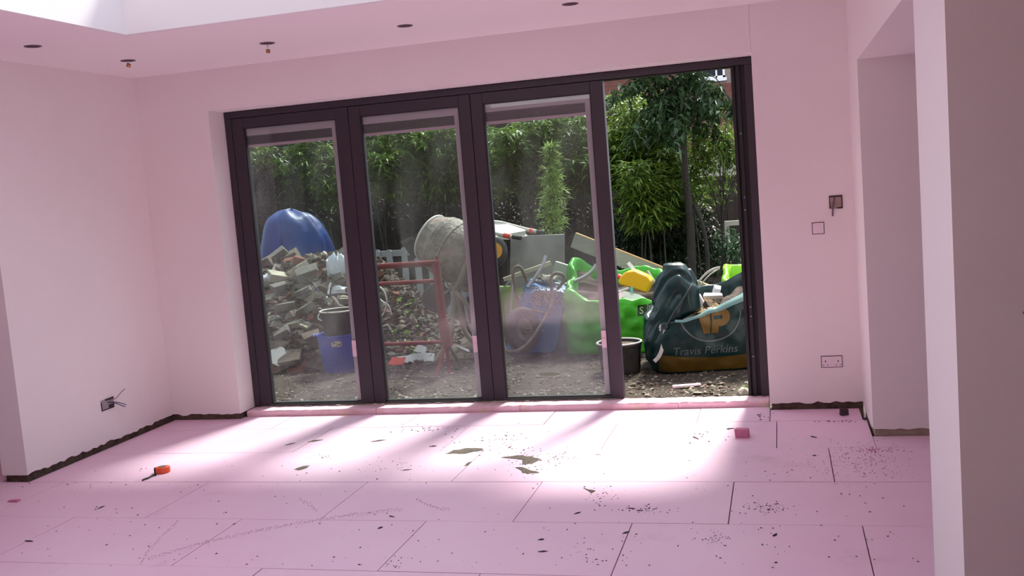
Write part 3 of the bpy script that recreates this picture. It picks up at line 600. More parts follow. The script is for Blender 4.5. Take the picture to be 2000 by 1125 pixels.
# ---------------------------------------------------------------- bulk bags
def wr(v, sc, seed): return noise.noise(V(v) * sc + V((seed * 7.3, seed * 3.1, seed * 1.7)))
class Bag:
    def __init__(s, loc, wd, dp, rz, rim, bulge=.06, wrk=.02, seed=1, zb=GZ, n=112, lv=26, lip=.03, fill=.10, ex=4.5, flare=None, foot=.93):
        s.loc = V(loc); s.rz = rz; R_ = Matrix.Rotation(rz, 3, 'Z'); rows = []; inner = []
        def cs(a):
            c, q = math.cos(a), math.sin(a); k = (abs(c) ** ex + abs(q) ** ex) ** (-1 / ex); return c * k, q * k
        for j in range(lv + 1):
            f = j / lv; row = []
            for i in range(n):
                a = 2 * PI * i / n; cx, cy = cs(a); zr = rim(a); z = zb + (zr - zb) * f
                k = (foot + (1 - foot) * min(1, f * 3.5)) * (1 + bulge * math.sin(PI * min(1, f * 1.05)) ** .8)
                if flare: k += flare(a, f)
                p = V((cx * wd / 2 * k, cy * dp / 2 * k, z))
                amp = wrk * (.35 + .65 * f) * (0.25 if j == 0 else 1)
                dsp = amp * (wr((p.x, p.y, p.z * .6), 4.5, seed) + .7 * wr((p.x, p.y, p.z), 11, seed + 1) + .9 * (abs(wr((p.x + p.z * .5, p.y, p.z), 5, seed + 2)) - .3))
                nn = V((cx, cy, 0)).normalized(); p = p + nn * dsp
                if j == lv: p.z += wrk * .8 * wr((p.x, p.y, 0), 9, seed + 4)
                row.append(p)
            rows.append(row)
        top = rows[-1]
        for d_, zz in ((.5, .008), (1.0, 0), (1.15, -fill * .5), (1.3, -fill)):
            inner.append([V((p.x * (1 - lip * d_ / (wd / 2)), p.y * (1 - lip * d_ / (dp / 2)), p.z + zz)) for p in top])
        s.top = inner[-1]
        s.rows = [[s.loc + R_ @ p for p in r] for r in rows]; s.inner = [[s.loc + R_ @ p for p in r] for r in inner]; s.R = R_
        mb = MB(); mb.grid(s.rows + s.inner, True, True, False); s.mb = mb
    def build(s, name, m, parent):
        o = fixn(obj(name, s.mb, m, parent, smooth=180)); off = wloc(parent)
        s.bvh = BVHTree.FromPolygons([V(v) for v in s.mb.v], s.mb.f); return o
    def fillmesh(s, name, m, parent, h=.06, amp=.04, seed=3):
        ring = s.inner[-1]; c = sum(ring, V()) / len(ring); rows = []
        for k in range(8):
            f = 1 - k / 7.3; rows.append([V(((c + (p - c) * f).x, (c + (p - c) * f).y, p.z * f + (c.z + h) * (1 - f) + amp * wr(c + (p - c) * f, 8, seed) * (0 if k == 0 else 1))) for p in ring])
        mb = MB(); mb.grid(rows, True, False, True); return fixn(obj(name, mb, m, parent, smooth=40))
    def front(s, u, z, off=.004):   # point on the front face at local u, height z
        o_ = s.loc + s.R @ V((u, -2, 0)); o_.z = z; d = s.R @ V((0, 1, 0)); h = s.bvh.ray_cast(o_, d)
        if h[0] is None: return s.loc + s.R @ V((u, -.4, 0)) + V((0, 0, z))
        return h[0] - d * off
def text_pts(txt, size, shear=0.0, res=3):
    cu = bpy.data.curves.new('lettering', 'FONT'); cu.body = txt; cu.size = size; cu.shear = shear; cu.resolution_u = res; cu.fill_mode = 'BOTH'
    o = bpy.data.objects.new('lettering', cu); C.objects.link(o); dg = bpy.context.evaluated_depsgraph_get(); me = bpy.data.meshes.new_from_object(o.evaluated_get(dg))
    bm = bmesh.new(); bm.from_mesh(me); bmesh.ops.triangulate(bm, faces=bm.faces)
    for _ in range(2):
        ed = [e for e in bm.edges if e.calc_length() > size * .18]
        if ed: bmesh.ops.subdivide_edges(bm, edges=ed, cuts=1); bmesh.ops.triangulate(bm, faces=bm.faces)
    bm.verts.ensure_lookup_table(); vs = [v.co.copy() for v in bm.verts]; fs = [tuple(v.index for v in f.verts) for f in bm.faces]; bm.free()
    bpy.data.objects.remove(o); bpy.data.meshes.remove(me); return vs, fs
def print_on(bag, vs, fs, u0, z0, m, name, parent, off=.004, slope=0.0, curve=0.0):
    mb = MB(); mb.add([bag.front(u0 + p.x, z0 + p.y + slope * p.x + curve * p.x * p.x, off) for p in vs], fs); return obj(name, mb, m, parent)
def poly_grid(poly, step=.012):   # flat polygon cut fine enough to lie on cloth
    bm = bmesh.new(); bm.faces.new([bm.verts.new((x, y, 0)) for x, y in poly]); bmesh.ops.triangulate(bm, faces=bm.faces)
    for _ in range(5):
        ed = [e for e in bm.edges if e.calc_length() > step]
        if not ed: break
        bmesh.ops.subdivide_edges(bm, edges=ed, cuts=1); bmesh.ops.triangulate(bm, faces=bm.faces)
    bm.verts.index_update(); vs = [v.co.copy() for v in bm.verts]; fs = [tuple(v.index for v in f.verts) for f in bm.faces]; bm.free(); return vs, fs
def ribbon(pts, wd, side=None, th=.003):
    pts = [V(p) for p in pts]
    for _ in range(2):
        q = [pts[0]]
        for i in range(len(pts) - 1): q += [pts[i] * .75 + pts[i + 1] * .25, pts[i] * .25 + pts[i + 1] * .75]
        pts = q + [pts[-1]]
    a, b, c, d = [], [], [], []; mb = MB()
    for i, p in enumerate(pts):
        t = (pts[min(i + 1, len(pts) - 1)] - pts[max(i - 1, 0)]).normalized(); s_ = V(side) if side else t.cross(V((0, 1, 0))); s_ = (s_ - t * s_.dot(t)).normalized() * wd / 2; n_ = t.cross(s_).normalized() * th / 2
        a.append(p - s_ - n_); b.append(p + s_ - n_); c.append(p + s_ + n_); d.append(p - s_ + n_)
    rows = [[a[i], b[i], c[i], d[i]] for i in range(len(pts))]; mb.grid(rows, True, True, True); return mb

# dark green bag in front
rzb = .22
cpos = V((3.16, 1.76, 0))
def rimd(a):   # a=0 right, -pi/2 front, pi left
    u = math.cos(a); v = math.sin(a)
    base = .455 + .125 * u
    if v < 0: base -= .03 * (1 - abs(u)) * (-v) ** 2
    else: base += .07 * v
    base += .10 * max(0, u - .55) / .45
    return base
t = thing('bulk_bag', 'dark green bulk bag with yellow print standing on gravel in the open gap', 'bag', (cpos.x, cpos.y, GZ))
B = Bag(cpos, .86, .80, rzb, rimd, .07, .030, 4, lip=.05, fill=.13, foot=.95)
B.build('bag_body', 'bag_dark', t); B.fillmesh('rubble_fill', 'mound', t, .03, .05)
# yellow printed base band, wavy upper edge
rows = []
for k in range(9):
    f = k / 8; row = []
    for i in range(61):
        u = -.40 + .80 * i / 60; g = i / 60; z0 = GZ + .022; z1 = GZ + .165 - .030 * math.sin(PI * g) - .02 * g + .006 * noise.noise(V((u * 9, 0, 2)))
        row.append(B.front(u, z0 + (z1 - z0) * f, .003))
    rows.append(row)
mb = MB(); mb.grid(rows, False); obj('yellow_band', mb, 'band_yellow', t, smooth=180)
vs, fs = text_pts('Travis Perkins', .086, .18); print_on(B, vs, fs, -.30, .128, 'print_grey', 'lettering', t, .005, -.005)
# round emblem line and joined letters
arc = []
for k in range(41):
    a = PI * (1.02 + 1.0 * k / 40); arc.append((.0 + .232 * math.cos(a), .43 + .215 * math.sin(a)))
mb = MB(); rows = [[], []]
for x_, z_ in arc:
    dx, dz = x_ - .0, z_ - .43; L = math.hypot(dx, dz); rows[0].append(B.front(x_, z_, .005)); rows[1].append(B.front(x_ - dx / L * .011, z_ - dz / L * .011, .005))
mb.grid(rows, False); obj('emblem_ring', mb, 'print_grey', t)
def emb(poly, m, name, off=.005):
    vs, fs = poly_grid(poly); print_on(B, vs, fs, -.125, -.005, m, name, t, off)
zb_ = .285; zt_ = .462
emb([(.070, zb_), (.118, zb_), (.128, zb_ + .15), (.128, .462), (.04, .44), (.04, zb_ + .115), (.080, zb_ + .125)], 'print_yellow', 'emblem_letter')
P_ = [(.126, zb_), (.178, zb_), (.186, zb_ + .055)] + [(.196 + .078 * math.cos(a), zb_ + .122 + .072 * math.sin(a)) for a in [-PI / 2 + PI * k / 12 for k in range(13)]] + [(.134, .478), (.136, .42)]
emb(P_, 'print_yellow', 'emblem_letter')
emb([(.150, zb_ + .105), (.214, zb_ + .105), (.220, zb_ + .132), (.152, zb_ + .132)], 'bag_dark', 'emblem_cutout', .007)
emb([(.116, zb_), (.126, zb_), (.138, zb_ + .12), (.130, zb_ + .15)], 'bag_dark', 'emblem_cutout', .007)
# bunched corner standing up at the left
def blob(levels, Y, dep, n=56, seed=2, amp=.034, sub=5):
    lv = []
    for i in range(len(levels) - 1):
        for k in range(sub):
            f = k / sub; a, b = levels[i], levels[i + 1]; f2 = f
            lv.append([a[q] + (b[q] - a[q]) * f2 for q in range(4)])
    lv.append(list(levels[-1])); rows = []
    for v_, uL, uR, dy in lv:
        l = at(uL, v_, Y + dy); r_ = at(uR, v_, Y + dy); c = (l + r_) / 2; hw = (r_ - l).length / 2; hd = hw * dep; row = []
        for i in range(n):
            a = 2 * PI * i / n; p = c + V((math.cos(a) * hw, math.sin(a) * hd, 0)); nn = V((math.cos(a), math.sin(a), 0))
            d = amp * (wr(p, 5, seed) + .5 * wr((p.x * 1.4, p.y, p.z * .4), 11, seed + 1) - 2.2 * (.22 - min(.22, abs(wr((p.x * 1.5 - p.z * .5, p.y * 1.5, p.z * .35), 6, seed + 3)))) * 1.6 + .4) * min(1, hw / .08); p = p + nn * d + V((0, 0, d * .5)); row.append(p)
        rows.append(row)
    mb = MB(); mb.grid(rows, True, True, True); return mb
mb = blob([(722, 1276, 1300, -.02), (700, 1262, 1300, -.02), (660, 1257, 1308, -.02), (630, 1266, 1326, 0), (606, 1277, 1366, .04), (585, 1276, 1360, .06), (560, 1278, 1357, .10), (540, 1287, 1353, .12), (528, 1294, 1350, .14), (518, 1299, 1341, .15), (513.5, 1308, 1332, .155)], 1.46, .75)
fixn(obj('bag_corner', mb, 'bag_dark', t, smooth=180))
mb = ribbon([at(1299.5, 645, 1.33), at(1297, 660, 1.32), at(1294, 680, 1.31), at(1287, 697, 1.30), at(1278, 706, 1.295)], .030, (1, 0, .2)); obj('strap', mb, 'strap_white', t, smooth=40)
mb = MB(); mb.tube([at(1302, 636, 1.33), at(1318, 607, 1.35), at(1332, 588, 1.38), at(1347, 563, 1.43), at(1352, 555, 1.47)], .0065, 8, smooth=1); mb.tube([at(1302, 640, 1.32), at(1301, 634, 1.32)], .012, 8); obj('cord', mb, 'cord_dark', t, smooth=60)
mb = MB(); mb.tube([at(1288, 640, 1.31), at(1290, 634, 1.31), at(1289, 646, 1.315)], .006, 8); obj('toggle', mb, 'strap_white', t)
mb = ribbon([at(1462, 658, 1.48), at(1459, 672, 1.47), at(1459, 688, 1.46), at(1455, 703, 1.45)], .018, (1, 0, 0)); obj('strap', mb, 'strap_white', t)
# folded pale rim along the front, its highlight put into the colour
rim = [B.rows[-1][i] for i in range(len(B.rows[-1]))]
n_ = len(rim); fr = [i for i in range(n_) if math.sin(2 * PI * i / n_) < -.25 and math.cos(2 * PI * i / n_) > -.55]
mb = MB(); rows = [[], [], []]
for q, i in enumerate(fr):
    p = rim[i]; f = q / (len(fr) - 1); hh = .012 + .085 * f ** 1.5; inn = B.R @ V((0, 1, 0))
    rows[0].append(p + V((0, 0, -.004)) - inn * .006); rows[1].append(p + V((0, 0, .012 + .3 * hh)) + inn * .006); rows[2].append(p + V((0, 0, hh * .9)) + inn * (.02 + hh * 1.3) + V((0, 0, .02 * noise.noise(p * 11))))
mb.grid(rows, False); obj('rim_fold', mb, 'bag_inside_lit', t, smooth=180)
# broken pieces lying in its mouth
DEB = [((1369, 588, 1.72), (.05, .13, .03), 'chip_white', 'pale plaster strip sticking up in the dark green bag', 1.2), ((1392, 579, 1.80), (.15, .05, .03), 'chip_white', 'long flat plaster piece across the dark green bag mouth', .1), ((1362, 604, 1.62), (.07, .06, .05), 'block_pale', 'pale broken block at the front of the dark green bag mouth', .5),
       ((1400, 566, 1.95), (.06, .05, .06), 'poly_white', 'white polystyrene lump at the back of the dark green bag', .4), ((1385, 600, 1.66), (.10, .08, .05), 'stone_b', 'brown crumbled lump inside the dark green bag', .8), ((1374, 612, 1.60), (.07, .05, .04), 'block_grey', 'small grey rubble lump tucked behind the bag rim', .2), ((1412, 590, 1.78), (.12, .05, .03), 'stone_a', 'thin grey fragment near the yellow emblem', .25)]
for (u, v, Y), sz, m, lab, a in DEB:
    p = at(u, v, Y); mb = MB(); mb.box(p, sz, Matrix.Rotation(a * .6, 3, 'Y') @ Rz(a) @ Matrix.Rotation(.4, 3, 'X'), .01); tag(obj('rubble_piece', mb, m, bevel=.004), lab, 'rubble', 'rubble in the dark green bag')

# bright green bag beside it
t = thing('bulk_bag', 'bright green bulk bag behind the black pot, yellow container in its mouth', 'bag', (2.33, 2.78, GZ))
def rimg(a):
    u, v = math.cos(a), math.sin(a); z = .43 - .03 * u
    if v > 0: z += .25 * v ** .7 + .03 * math.sin(3 * a)
    if u < -.4: z += .16 * (-u - .4) / .6
    return z
BG = Bag((2.34, 2.76, 0), .92, .84, .04, rimg, .06, .062, 11, lip=.04, fill=.12, foot=1.02)
BG.build('bag_body', 'bag_green', t); BG.fillmesh('waste_fill', 'stone_b', t, .04, .05)
for name, poly in (('print_square', [(.205, .300), (.285, .305), (.290, .395), (.208, .388)]), ('print_square', [(.296, .306), (.40, .312), (.404, .405), (.300, .397)])):
    vs, fs = poly_grid(poly, .02); print_on(BG, vs, fs, 0, 0, 'print_dark', name, t, .005)
vs, fs = text_pts('S', .085, 0); print_on(BG, vs, fs, .220, .316, 'print_lime', 'lettering', t, .009)
vs, fs = text_pts('W', .085, 0); print_on(BG, vs, fs, .305, .322, 'print_lime', 'lettering', t, .009)
# jerry can
t = thing('jerry_can', 'yellow plastic jerry can with red cap lying in the bright green bag', 'container', at(1232, 548, 2.75))
c = at(1240, 549, 2.72); R_ = Matrix.Rotation(-.55, 3, 'Y') @ Matrix.Rotation(.2, 3, 'Z')
mb = MB(); prof = [(-.145, -.06), (-.15, .05), (-.11, .085), (.02, .10), (.09, .07), (.125, .02), (.135, -.03), (.12, -.06)]
mtj = Matrix.Translation(c) @ Matrix.Rotation(PI * .98, 4, 'Z') @ Matrix.Rotation(-.35, 4, 'Y') @ Matrix.Rotation(PI / 2, 4, 'X')
hole = [(-.02, .03), (.03, .055), (.075, .045), (.06, .02)]
mb.prism(prof, .15, mtj @ Matrix.Translation((0, 0, -.075))); obj('can_body', mb, 'jerry', t, smooth=35, bevel=.014)
mb = MB(); mb.tube([mtj @ V((-.05, .075, .055)), mtj @ V((0, .082, .078)), mtj @ V((.05, .062, .078)), mtj @ V((.06, .02, .078))], .013, 10, smooth=2); obj('handle', mb, 'jerry', t, smooth=60)
q = mtj @ V((.145, -.005, 0)); mb = MB(); mb.lathe([(.001, -.02), (.022, -.02), (.024, .012), (.018, .018), (.001, .018)], 18, Matrix.Translation(q) @ (mtj.to_3x3() @ Matrix.Rotation(PI / 2, 3, 'Y')).to_4x4()); obj('cap', mb, 'jerry_cap', t, smooth=40)
mb = ribbon([at(1227, 513, 3.02), at(1234, 521, 2.98), at(1242, 532, 2.92), at(1240, 538, 2.90)], .034, (1, 0, .3)); o = obj('bag_strap', mb, 'strap_white', None); tag(o, 'white strap end with blue line above the yellow jerry can', 'strap')
mb = ribbon([at(1229, 517, 3.01), at(1236, 525, 2.965), at(1242, 534, 2.90)], .006, (1, 0, .3), .006); obj('strap_line', mb, 'strap_band', o)
p = at(1241, 583, 2.55); mb = MB(); mb.prism([(-.13, .08), (-.05, .06), (.04, .03), (.13, -.03), (.15, -.08), (-.02, -.08), (-.09, -.06)], .012, Matrix.Translation(p) @ Matrix.Rotation(PI / 2 - .5, 4, 'X')); tag(obj('card_sheet', mb, 'chip_white'), 'white bent sheet below the jerry can in the bright green bag', 'sheet')
mb = MB(); mb.tube([at(1234, 572, 2.55), at(1233.5, 560, 2.56)], .013, 12); tag(obj('tube_end', mb, 'teal_tube', smooth=40), 'short teal tube poking up in front of the jerry can', 'tube')
mb = MB(); mb.tube([at(1201, 572, 2.55), at(1228, 563, 2.6)], .012, 10); tag(obj('roll', mb, 'strap_white', smooth=40), 'pale rolled scrap left of the teal tube', 'scrap')
mb = MB(); mb.box(at(1208, 580, 2.5), (.09, .05, .05), Rr(random.Random(5)), .01); tag(obj('foam_offcut', mb, 'foam_sill'), 'pink foam scrap low in the bright green bag mouth', 'offcut')
p0, p1 = at(1262, 532, 3.05), at(1277, 555, 3.0); mb = MB(); mb.bar(p0, p1, .02, .06); tag(obj('timber_offcut', mb, 'timber_grey'), 'grey timber end between the bright green and dark green bags', 'timber')
# lime bag behind at the right
t = thing('bulk_bag', 'lime green bulk bag with white loop handle behind the dark green bag', 'bag', (3.66, 2.95, GZ))
BL_ = Bag((3.70, 2.96, 0), .84, .8, .1, lambda a: .545 + .07 * math.sin(a) + .05 * math.cos(a * 2 + .4), .05, .03, 21, lip=.04, fill=.2)
BL_.build('bag_body', 'bag_lime', t); BL_.fillmesh('waste_fill', 'mound', t, .02, .03)
mb = ribbon([at(1356, 562, 2.42), at(1366, 548, 2.45), at(1380, 533, 2.5), at(1394, 525, 2.55), at(1406, 523, 2.62)], .026, (.3, -.2, 1)); obj('loop_handle', mb, 'strap_white', t, smooth=40)
mb = ribbon([at(1360, 568, 2.5), at(1372, 552, 2.52), at(1386, 536, 2.55), at(1406, 524, 2.63)], .012, (.3, -.2, 1)); obj('loop_handle', mb, 'strap_white', t, smooth=40)
# olive bag behind the barrow at the left
t = thing('bulk_bag', 'yellowish green bulk bag behind the left side of the tipped wheelbarrow', 'bag', (1.28, 3.35, GZ))
BO = Bag((1.26, 3.42, 0), .74, .7, .1, lambda a: .50 + .03 * math.sin(2 * a), .05, .03, 31, lip=.04, fill=.12)
BO.build('bag_body', 'bag_olive', t); BO.fillmesh('waste_fill', 'mound', t, .05, .04)
mb = ribbon([at(975, 575, 2.95), at(984, 562, 2.96), at(996, 548, 3.0), at(1003, 545, 3.02)], .03, (.5, -.2, 1)); obj('loop_handle', mb, 'strap_white', t, smooth=40)
mb = ribbon([at(1003, 548, 3.0), at(1000, 570, 2.95), at(997, 610, 2.95)], .02, (1, 0, 0)); obj('loop_handle', mb, 'strap_white', t, smooth=40)

# ---------------------------------------------------------------- black pot
c = gz(1216, 736, GZ); c = V((2.515, 1.53, GZ)); t = thing('plant_pot', 'black plastic pot full of soil beside the dark green bag', 'pot', c)
mt = Matrix.Translation(c); mb = MB(); mb.lathe([(.150, 0), (.156, .02), (.172, .208), (.180, .212), (.181, .240), (.170, .241), (.166, .20), (.02, .20)], 48, mt, True); obj('pot_body', mb, 'black_rubber', t, smooth=35)
mb = MB(); mb.torus(c + V((0, 0, .238)), (0, 0, 1), .176, .0075, 48, 8); obj('pot_rim', mb, 'rim_pale', t, smooth=180)
mb = MB(); mb.lathe([(.166, .214), (.12, .222), (.06, .216), (.002, .224)], 32, mt); obj('pot_soil', mb, 'mound', t, smooth=40)

# ---------------------------------------------------------------- tipped blue wheelbarrow
t = thing('wheelbarrow', 'blue wheelbarrow with rusty frame tipped up on its nose facing the door', 'wheelbarrow', (1.75, 2.55, GZ))
base = [at(1040, 566, 2.52), at(1105, 570, 2.52), at(1084, 690, 2.46), at(1003, 686, 2.46)]
rimq = [at(1030, 541, 2.86), at(1134, 558, 2.84), at(1098, 699, 2.62), at(985, 699, 2.62)]
def sup(q, k, f=0.0):
    out = []
    n = 10; c = sum(q, V()) / 4
    for i in range(4):
        p0, p1, p2 = q[i - 1], q[i], q[(i + 1) % 4]
        a = p1.lerp(p0, k); b = p1.lerp(p2, k)
        for j in range(n):
            s_ = j / (n - 1); out.append(a * (1 - s_) ** 2 + p1 * 2 * s_ * (1 - s_) + b * s_ ** 2)
    return out
rb = sup(base, .18); rt = sup(rimq, .16); mid = [a.lerp(b, .5) + V((0, -.02, 0)) for a, b in zip(rb, rt)]
ins = [p.lerp(sum(rimq, V()) / 4, .04) for p in rt]; inb = [p + V((0, .012, 0)) for p in [q.lerp(sum(base, V()) / 4, .03) for q in rb]]
mb = MB(); mb.grid([rb, mid, rt, ins, inb], True, True, True); fixn(obj('tray', mb, 'barrow_blue', t, smooth=30))
mb = MB(); mb.tube(rt + [rt[0]], .010, 8); obj('tray_rim', mb, 'barrow_teal', t, smooth=60)
mb = MB(); mb.tube([at(1036, 547, 2.74), at(1098, 556, 2.73)], .011, 8); obj('rim_highlight', mb, 'galv_pale', t)  # pale bar drawn as the bright highlight on the tray rim
# caked cement on the underside
mb = MB(); r = random.Random(4)
for k in range(520):
    u = r.gauss(1062, 17); v = r.gauss(580, 12); v = max(562, min(612, v)); p = at(u, v, 2.505); s_ = r.uniform(.004, .014); mb.chunk(p, (s_ * 1.4, .012, s_), None, k, .3)
o = obj('caked_cement', mb, 'cement', t); o['kind'] = 'stuff'
# rusty tube frame: two runs with U feet at the top, hoop around the wheel at the bottom
mb = MB(); mb.tube([at(1088, 565, 2.45), at(1102, 549, 2.45), at(1101, 538, 2.44), at(1092, 533, 2.43), at(1080, 535, 2.41), at(1075, 546, 2.40), at(1078, 566, 2.38), at(1080, 586, 2.36), at(1073, 608, 2.32), at(1056, 636, 2.25), at(1038, 664, 2.18), at(1022, 680, 2.12), at(1004, 688, 2.09), at(988, 685, 2.10), at(983, 672, 2.14), at(985, 660, 2.18)], .0155, 10, smooth=2); obj('frame_tube', mb, 'rust', t, smooth=60)
mb = MB(); mb.tube([at(1014, 603, 2.42), at(1010, 580, 2.42), at(1004, 552, 2.42), at(1001, 532, 2.42), at(1006, 521, 2.43), at(1014, 520, 2.44), at(1021, 528, 2.46), at(1030, 552, 2.49)], .0155, 10, smooth=2); obj('frame_tube', mb, 'rust', t, smooth=60)
mb = MB(); mb.tube([at(1034, 604, 2.44), at(1075, 614, 2.40)], .012, 8); obj('cross_brace', mb, 'rust', t)
for pts in ([(1030, 562, 2.62), (1042, 547, 2.68), (1052, 532, 2.72), (1061, 517, 2.76), (1066, 500, 2.82)], [(1104, 556, 2.62), (1120, 550, 2.68), (1142, 541, 2.74), (1158, 528, 2.80), (1164, 517, 2.84)]):
    mb = MB(); mb.tube([at(*p) for p in pts], .016, 10, smooth=2); obj('handle', mb, 'galv', t, smooth=60)
mb = MB(); mb.chunk(at(1072, 545, 2.72), (.20, .12, .09), None, 9, .2); mb.chunk(at(1060, 541, 2.76), (.12, .1, .07), None, 3, .2); obj('cement_cake', mb, 'cement', t)
wc = at(1021, 644, 2.27); axw = V((.86, -.50, .12)).normalized()
qm = Matrix.Translation(wc) @ axw.to_track_quat('Z', 'Y').to_matrix().to_4x4()
mb = MB(); mb.lathe([(.105, -.036), (.150, -.050), (.182, -.046), (.196, -.034), (.203, -.010), (.198, -.004), (.198, .004), (.203, .010), (.196, .034), (.182, .046), (.150, .050), (.105, .036), (.105, -.036)], 40, qm); wh = obj('wheel', mb, 'tyre', t, smooth=35)
mb = MB(); mb.lathe([(.001, -.03), (.035, -.03), (.045, -.015), (.116, -.030), (.116, .030), (.045, .015), (.035, .03), (.001, .03)], 28, qm); obj('hub', mb, 'rust', wh, smooth=40)
mb = MB(); mb.tube([wc - axw * .09, wc + axw * .10], .009, 8); obj('axle', mb, 'rust', wh)

# ---------------------------------------------------------------- cement mixer
dc = at(892, 492, 2.72); axm = V((-.84, .22, .46)).normalized()
t = thing('cement_mixer', 'old beige cement mixer with splashed tilted drum behind the red trestle', 'cement mixer', (dc.x + .05, dc.y, GZ))
qm = Matrix.Translation(dc) @ axm.to_track_quat('Z', 'Y').to_matrix().to_4x4()
mb = MB(); mb.lathe([(.225, .315), (.250, .24), (.272, .185), (.280, .178), (.290, .10), (.293, .0), (.288, -.10), (.270, -.19), (.225, -.27), (.17, -.335), (.10, -.36), (.001, -.365)], 56, qm)
mb.lathe([(.225, .315), (.215, .315), (.24, .22), (.28, .05), (.27, -.15), (.10, -.33), (.001, -.34)], 56, qm); dm = fixn(obj('drum', mb, 'mixer_drum', t, smooth=40))
mb = MB(); mb.torus(qm @ V((0, 0, .318)), axm, .226, .013, 56, 8); obj('mouth_ring', mb, 'galv_pale', dm, smooth=180)
mb = MB(); mb.torus(qm @ V((0, 0, .02)), axm, .290, .010, 56, 6, 1.6); mb.torus(qm @ V((0, 0, .13)), axm, .283, .006, 56, 6, 1.6); obj('drum_band', mb, 'mixer_drum', dm, smooth=180)
mb = MB()
for k in range(3):
    a = 2 * PI * k / 3 + .4; mb.add([qm @ V((.27 * math.cos(a), .27 * math.sin(a), .2)), qm @ V((.16 * math.cos(a), .16 * math.sin(a), .15)), qm @ V((.13 * math.cos(a + .4), .13 * math.sin(a + .4), -.2)), qm @ V((.26 * math.cos(a + .4), .26 * math.sin(a + .4), -.2))], [(0, 1, 2, 3)])
obj('mixing_blade', mb, 'rust', dm)
mb = MB(); mb.tube([at(925, 470, 2.45), at(914, 510, 2.42), at(902, 540, 2.42), at(890, 566, 2.50), at(880, 562, 2.9), at(862, 520, 3.02)], .026, 12, smooth=2); obj('yoke', mb, 'mixer_frame', t, smooth=60)
mb = MB(); mb.tube([at(876, 563, 2.6), at(915, 563, 2.6)], .018, 10); obj('cross_bar', mb, 'mixer_frame', t)
mb = MB(); mb.tube([at(888, 566, 2.55), at(905, 585, 2.5), at(922, 608, 2.45)], .022, 10); obj('strut', mb, 'mixer_frame', t)
for pts in ([(893, 565, 2.6), (899, 605, 2.6), (906, 645, 2.55), (918, 662, 2.5), (932, 672, 2.45)], [(889, 565, 2.6), (886, 610, 2.6), (880, 655, 2.5), (862, 690, 2.4), (842, 716, 2.25)], [(896, 565, 2.65), (905, 620, 2.9), (918, 655, 3.1)]):
    mb = MB(); q = [at(*p) for p in pts]; mb.tube(q, .024, 10, smooth=2); obj('leg', mb, 'mixer_frame', t, smooth=60)
hc = at(853, 582, 2.62); mb = MB(); axh = V((.25, -1, .05)).normalized(); mb.torus(hc, axh, .118, .020, 36, 10); hw = obj('road_wheel', mb, 'tyre', t, smooth=180)
mb = MB(); mb.lathe([(.001, -.02), (.11, -.012), (.11, .012), (.001, .02)], 24, Matrix.Translation(hc) @ axh.to_track_quat('Z', 'Y').to_matrix().to_4x4()); obj('hub_disc', mb, 'motor_black', hw)
mb = MB(); mb.tube([hc, at(880, 566, 2.6)], .014, 8); obj('axle', mb, 'rust', t)
p = at(806, 482, 3.02); mb = MB(); mb.lathe([(.001, -.06), (.085, -.06), (.11, .06), (.118, .065), (.105, .06), (.08, -.05), (.001, -.05)], 28, Matrix.Translation(p) @ V((-.8, -.3, -.5)).to_track_quat('Z', 'Y').to_matrix().to_4x4()); tag(obj('bowl', mb, 'dull_black', smooth=40), 'dark rubber bowl half hidden behind the mouth of the mixer', 'bowl')
# motor housing at the closed end of the drum
mc = at(956, 492, 2.55); am = V((.55, -.82, .08)).normalized(); qm2 = Matrix.Translation(mc) @ am.to_track_quat('Z', 'Y').to_matrix().to_4x4()
mb = MB(); mb.lathe([(.001, -.13), (.13, -.13), (.155, -.09), (.16, .05), (.145, .09), (.11, .11), (.001, .112)], 40, qm2); mo = obj('motor_housing', mb, 'motor_black', t, smooth=50)
mb = MB(); mb.lathe([(.001, .1125), (.072, .1125), (.074, .118), (.001, .120)], 28, Matrix.Translation(V((.012, 0, .005))) @ qm2); obj('orange_disc', mb, 'orange_disc', mo, smooth=40)
mb = MB(); mb.tube([mc + V((-.05, 0, -.1)), at(950, 560, 2.6), at(905, 566, 2.6)], .025, 10); obj('motor_bracket', mb, 'mixer_frame', t)

# upturned pale barrow lying over the mixer
t = thing('wheelbarrow', 'pale metal barrow with red handle grips lying upturned behind the mixer', 'wheelbarrow', (.95, 3.2, GZ))
A = [at(945, 432, 3.3), at(966, 434, 3.3), at(1003, 447, 3.28), at(1004, 456, 3.05), at(962, 461, 2.95), at(940, 455, 2.95)]
up = [p + V((0, 0, 0)) for p in A]
mb = MB(); q4 = [at(900, 436, 3.30), at(978, 433, 3.32), at(1030, 450, 3.22), at(985, 458, 2.98), at(895, 452, 2.98)]
top = sup(q4[:1] + q4[1:3] + q4[3:4], .15); lowr = [p + V((0, 0, -.035)) for p in top]; out_ = [p + (p - sum(top, V()) / len(top)) * .06 + V((0, 0, -.05)) for p in top]
mb.grid([out_, lowr, top], True, True, True); fixn(obj('tray', mb, 'galv_pale', t, smooth=30))
for pts in ([(900, 446, 2.94), (955, 453, 2.93), (984, 459.5, 2.92), (1000, 462.5, 2.91)], [(930, 430, 3.34), (978, 435, 3.32), (1035, 450, 3.28), (1048, 452, 3.25)]):
    mb = MB(); mb.tube([at(*p) for p in pts], .019, 10); obj('handle', mb, 'galv_pale', t, smooth=60)
for a, b, c3 in (((984, 459.5, 2.92), (997, 462, 2.915), (1018, 465, 2.91)), ((1035, 450.5, 3.28), (1043, 452, 3.27), (1063, 454.5, 3.25))):
    mb = MB(); mb.tube([at(*a), at(*b)], .026, 12); obj('grip_collar', mb, 'grip_red', t, smooth=60)
    mb = MB(); mb.tube([at(*b), at(*c3)], .020, 12); obj('grip', mb, 'black_rubber', t, smooth=60)

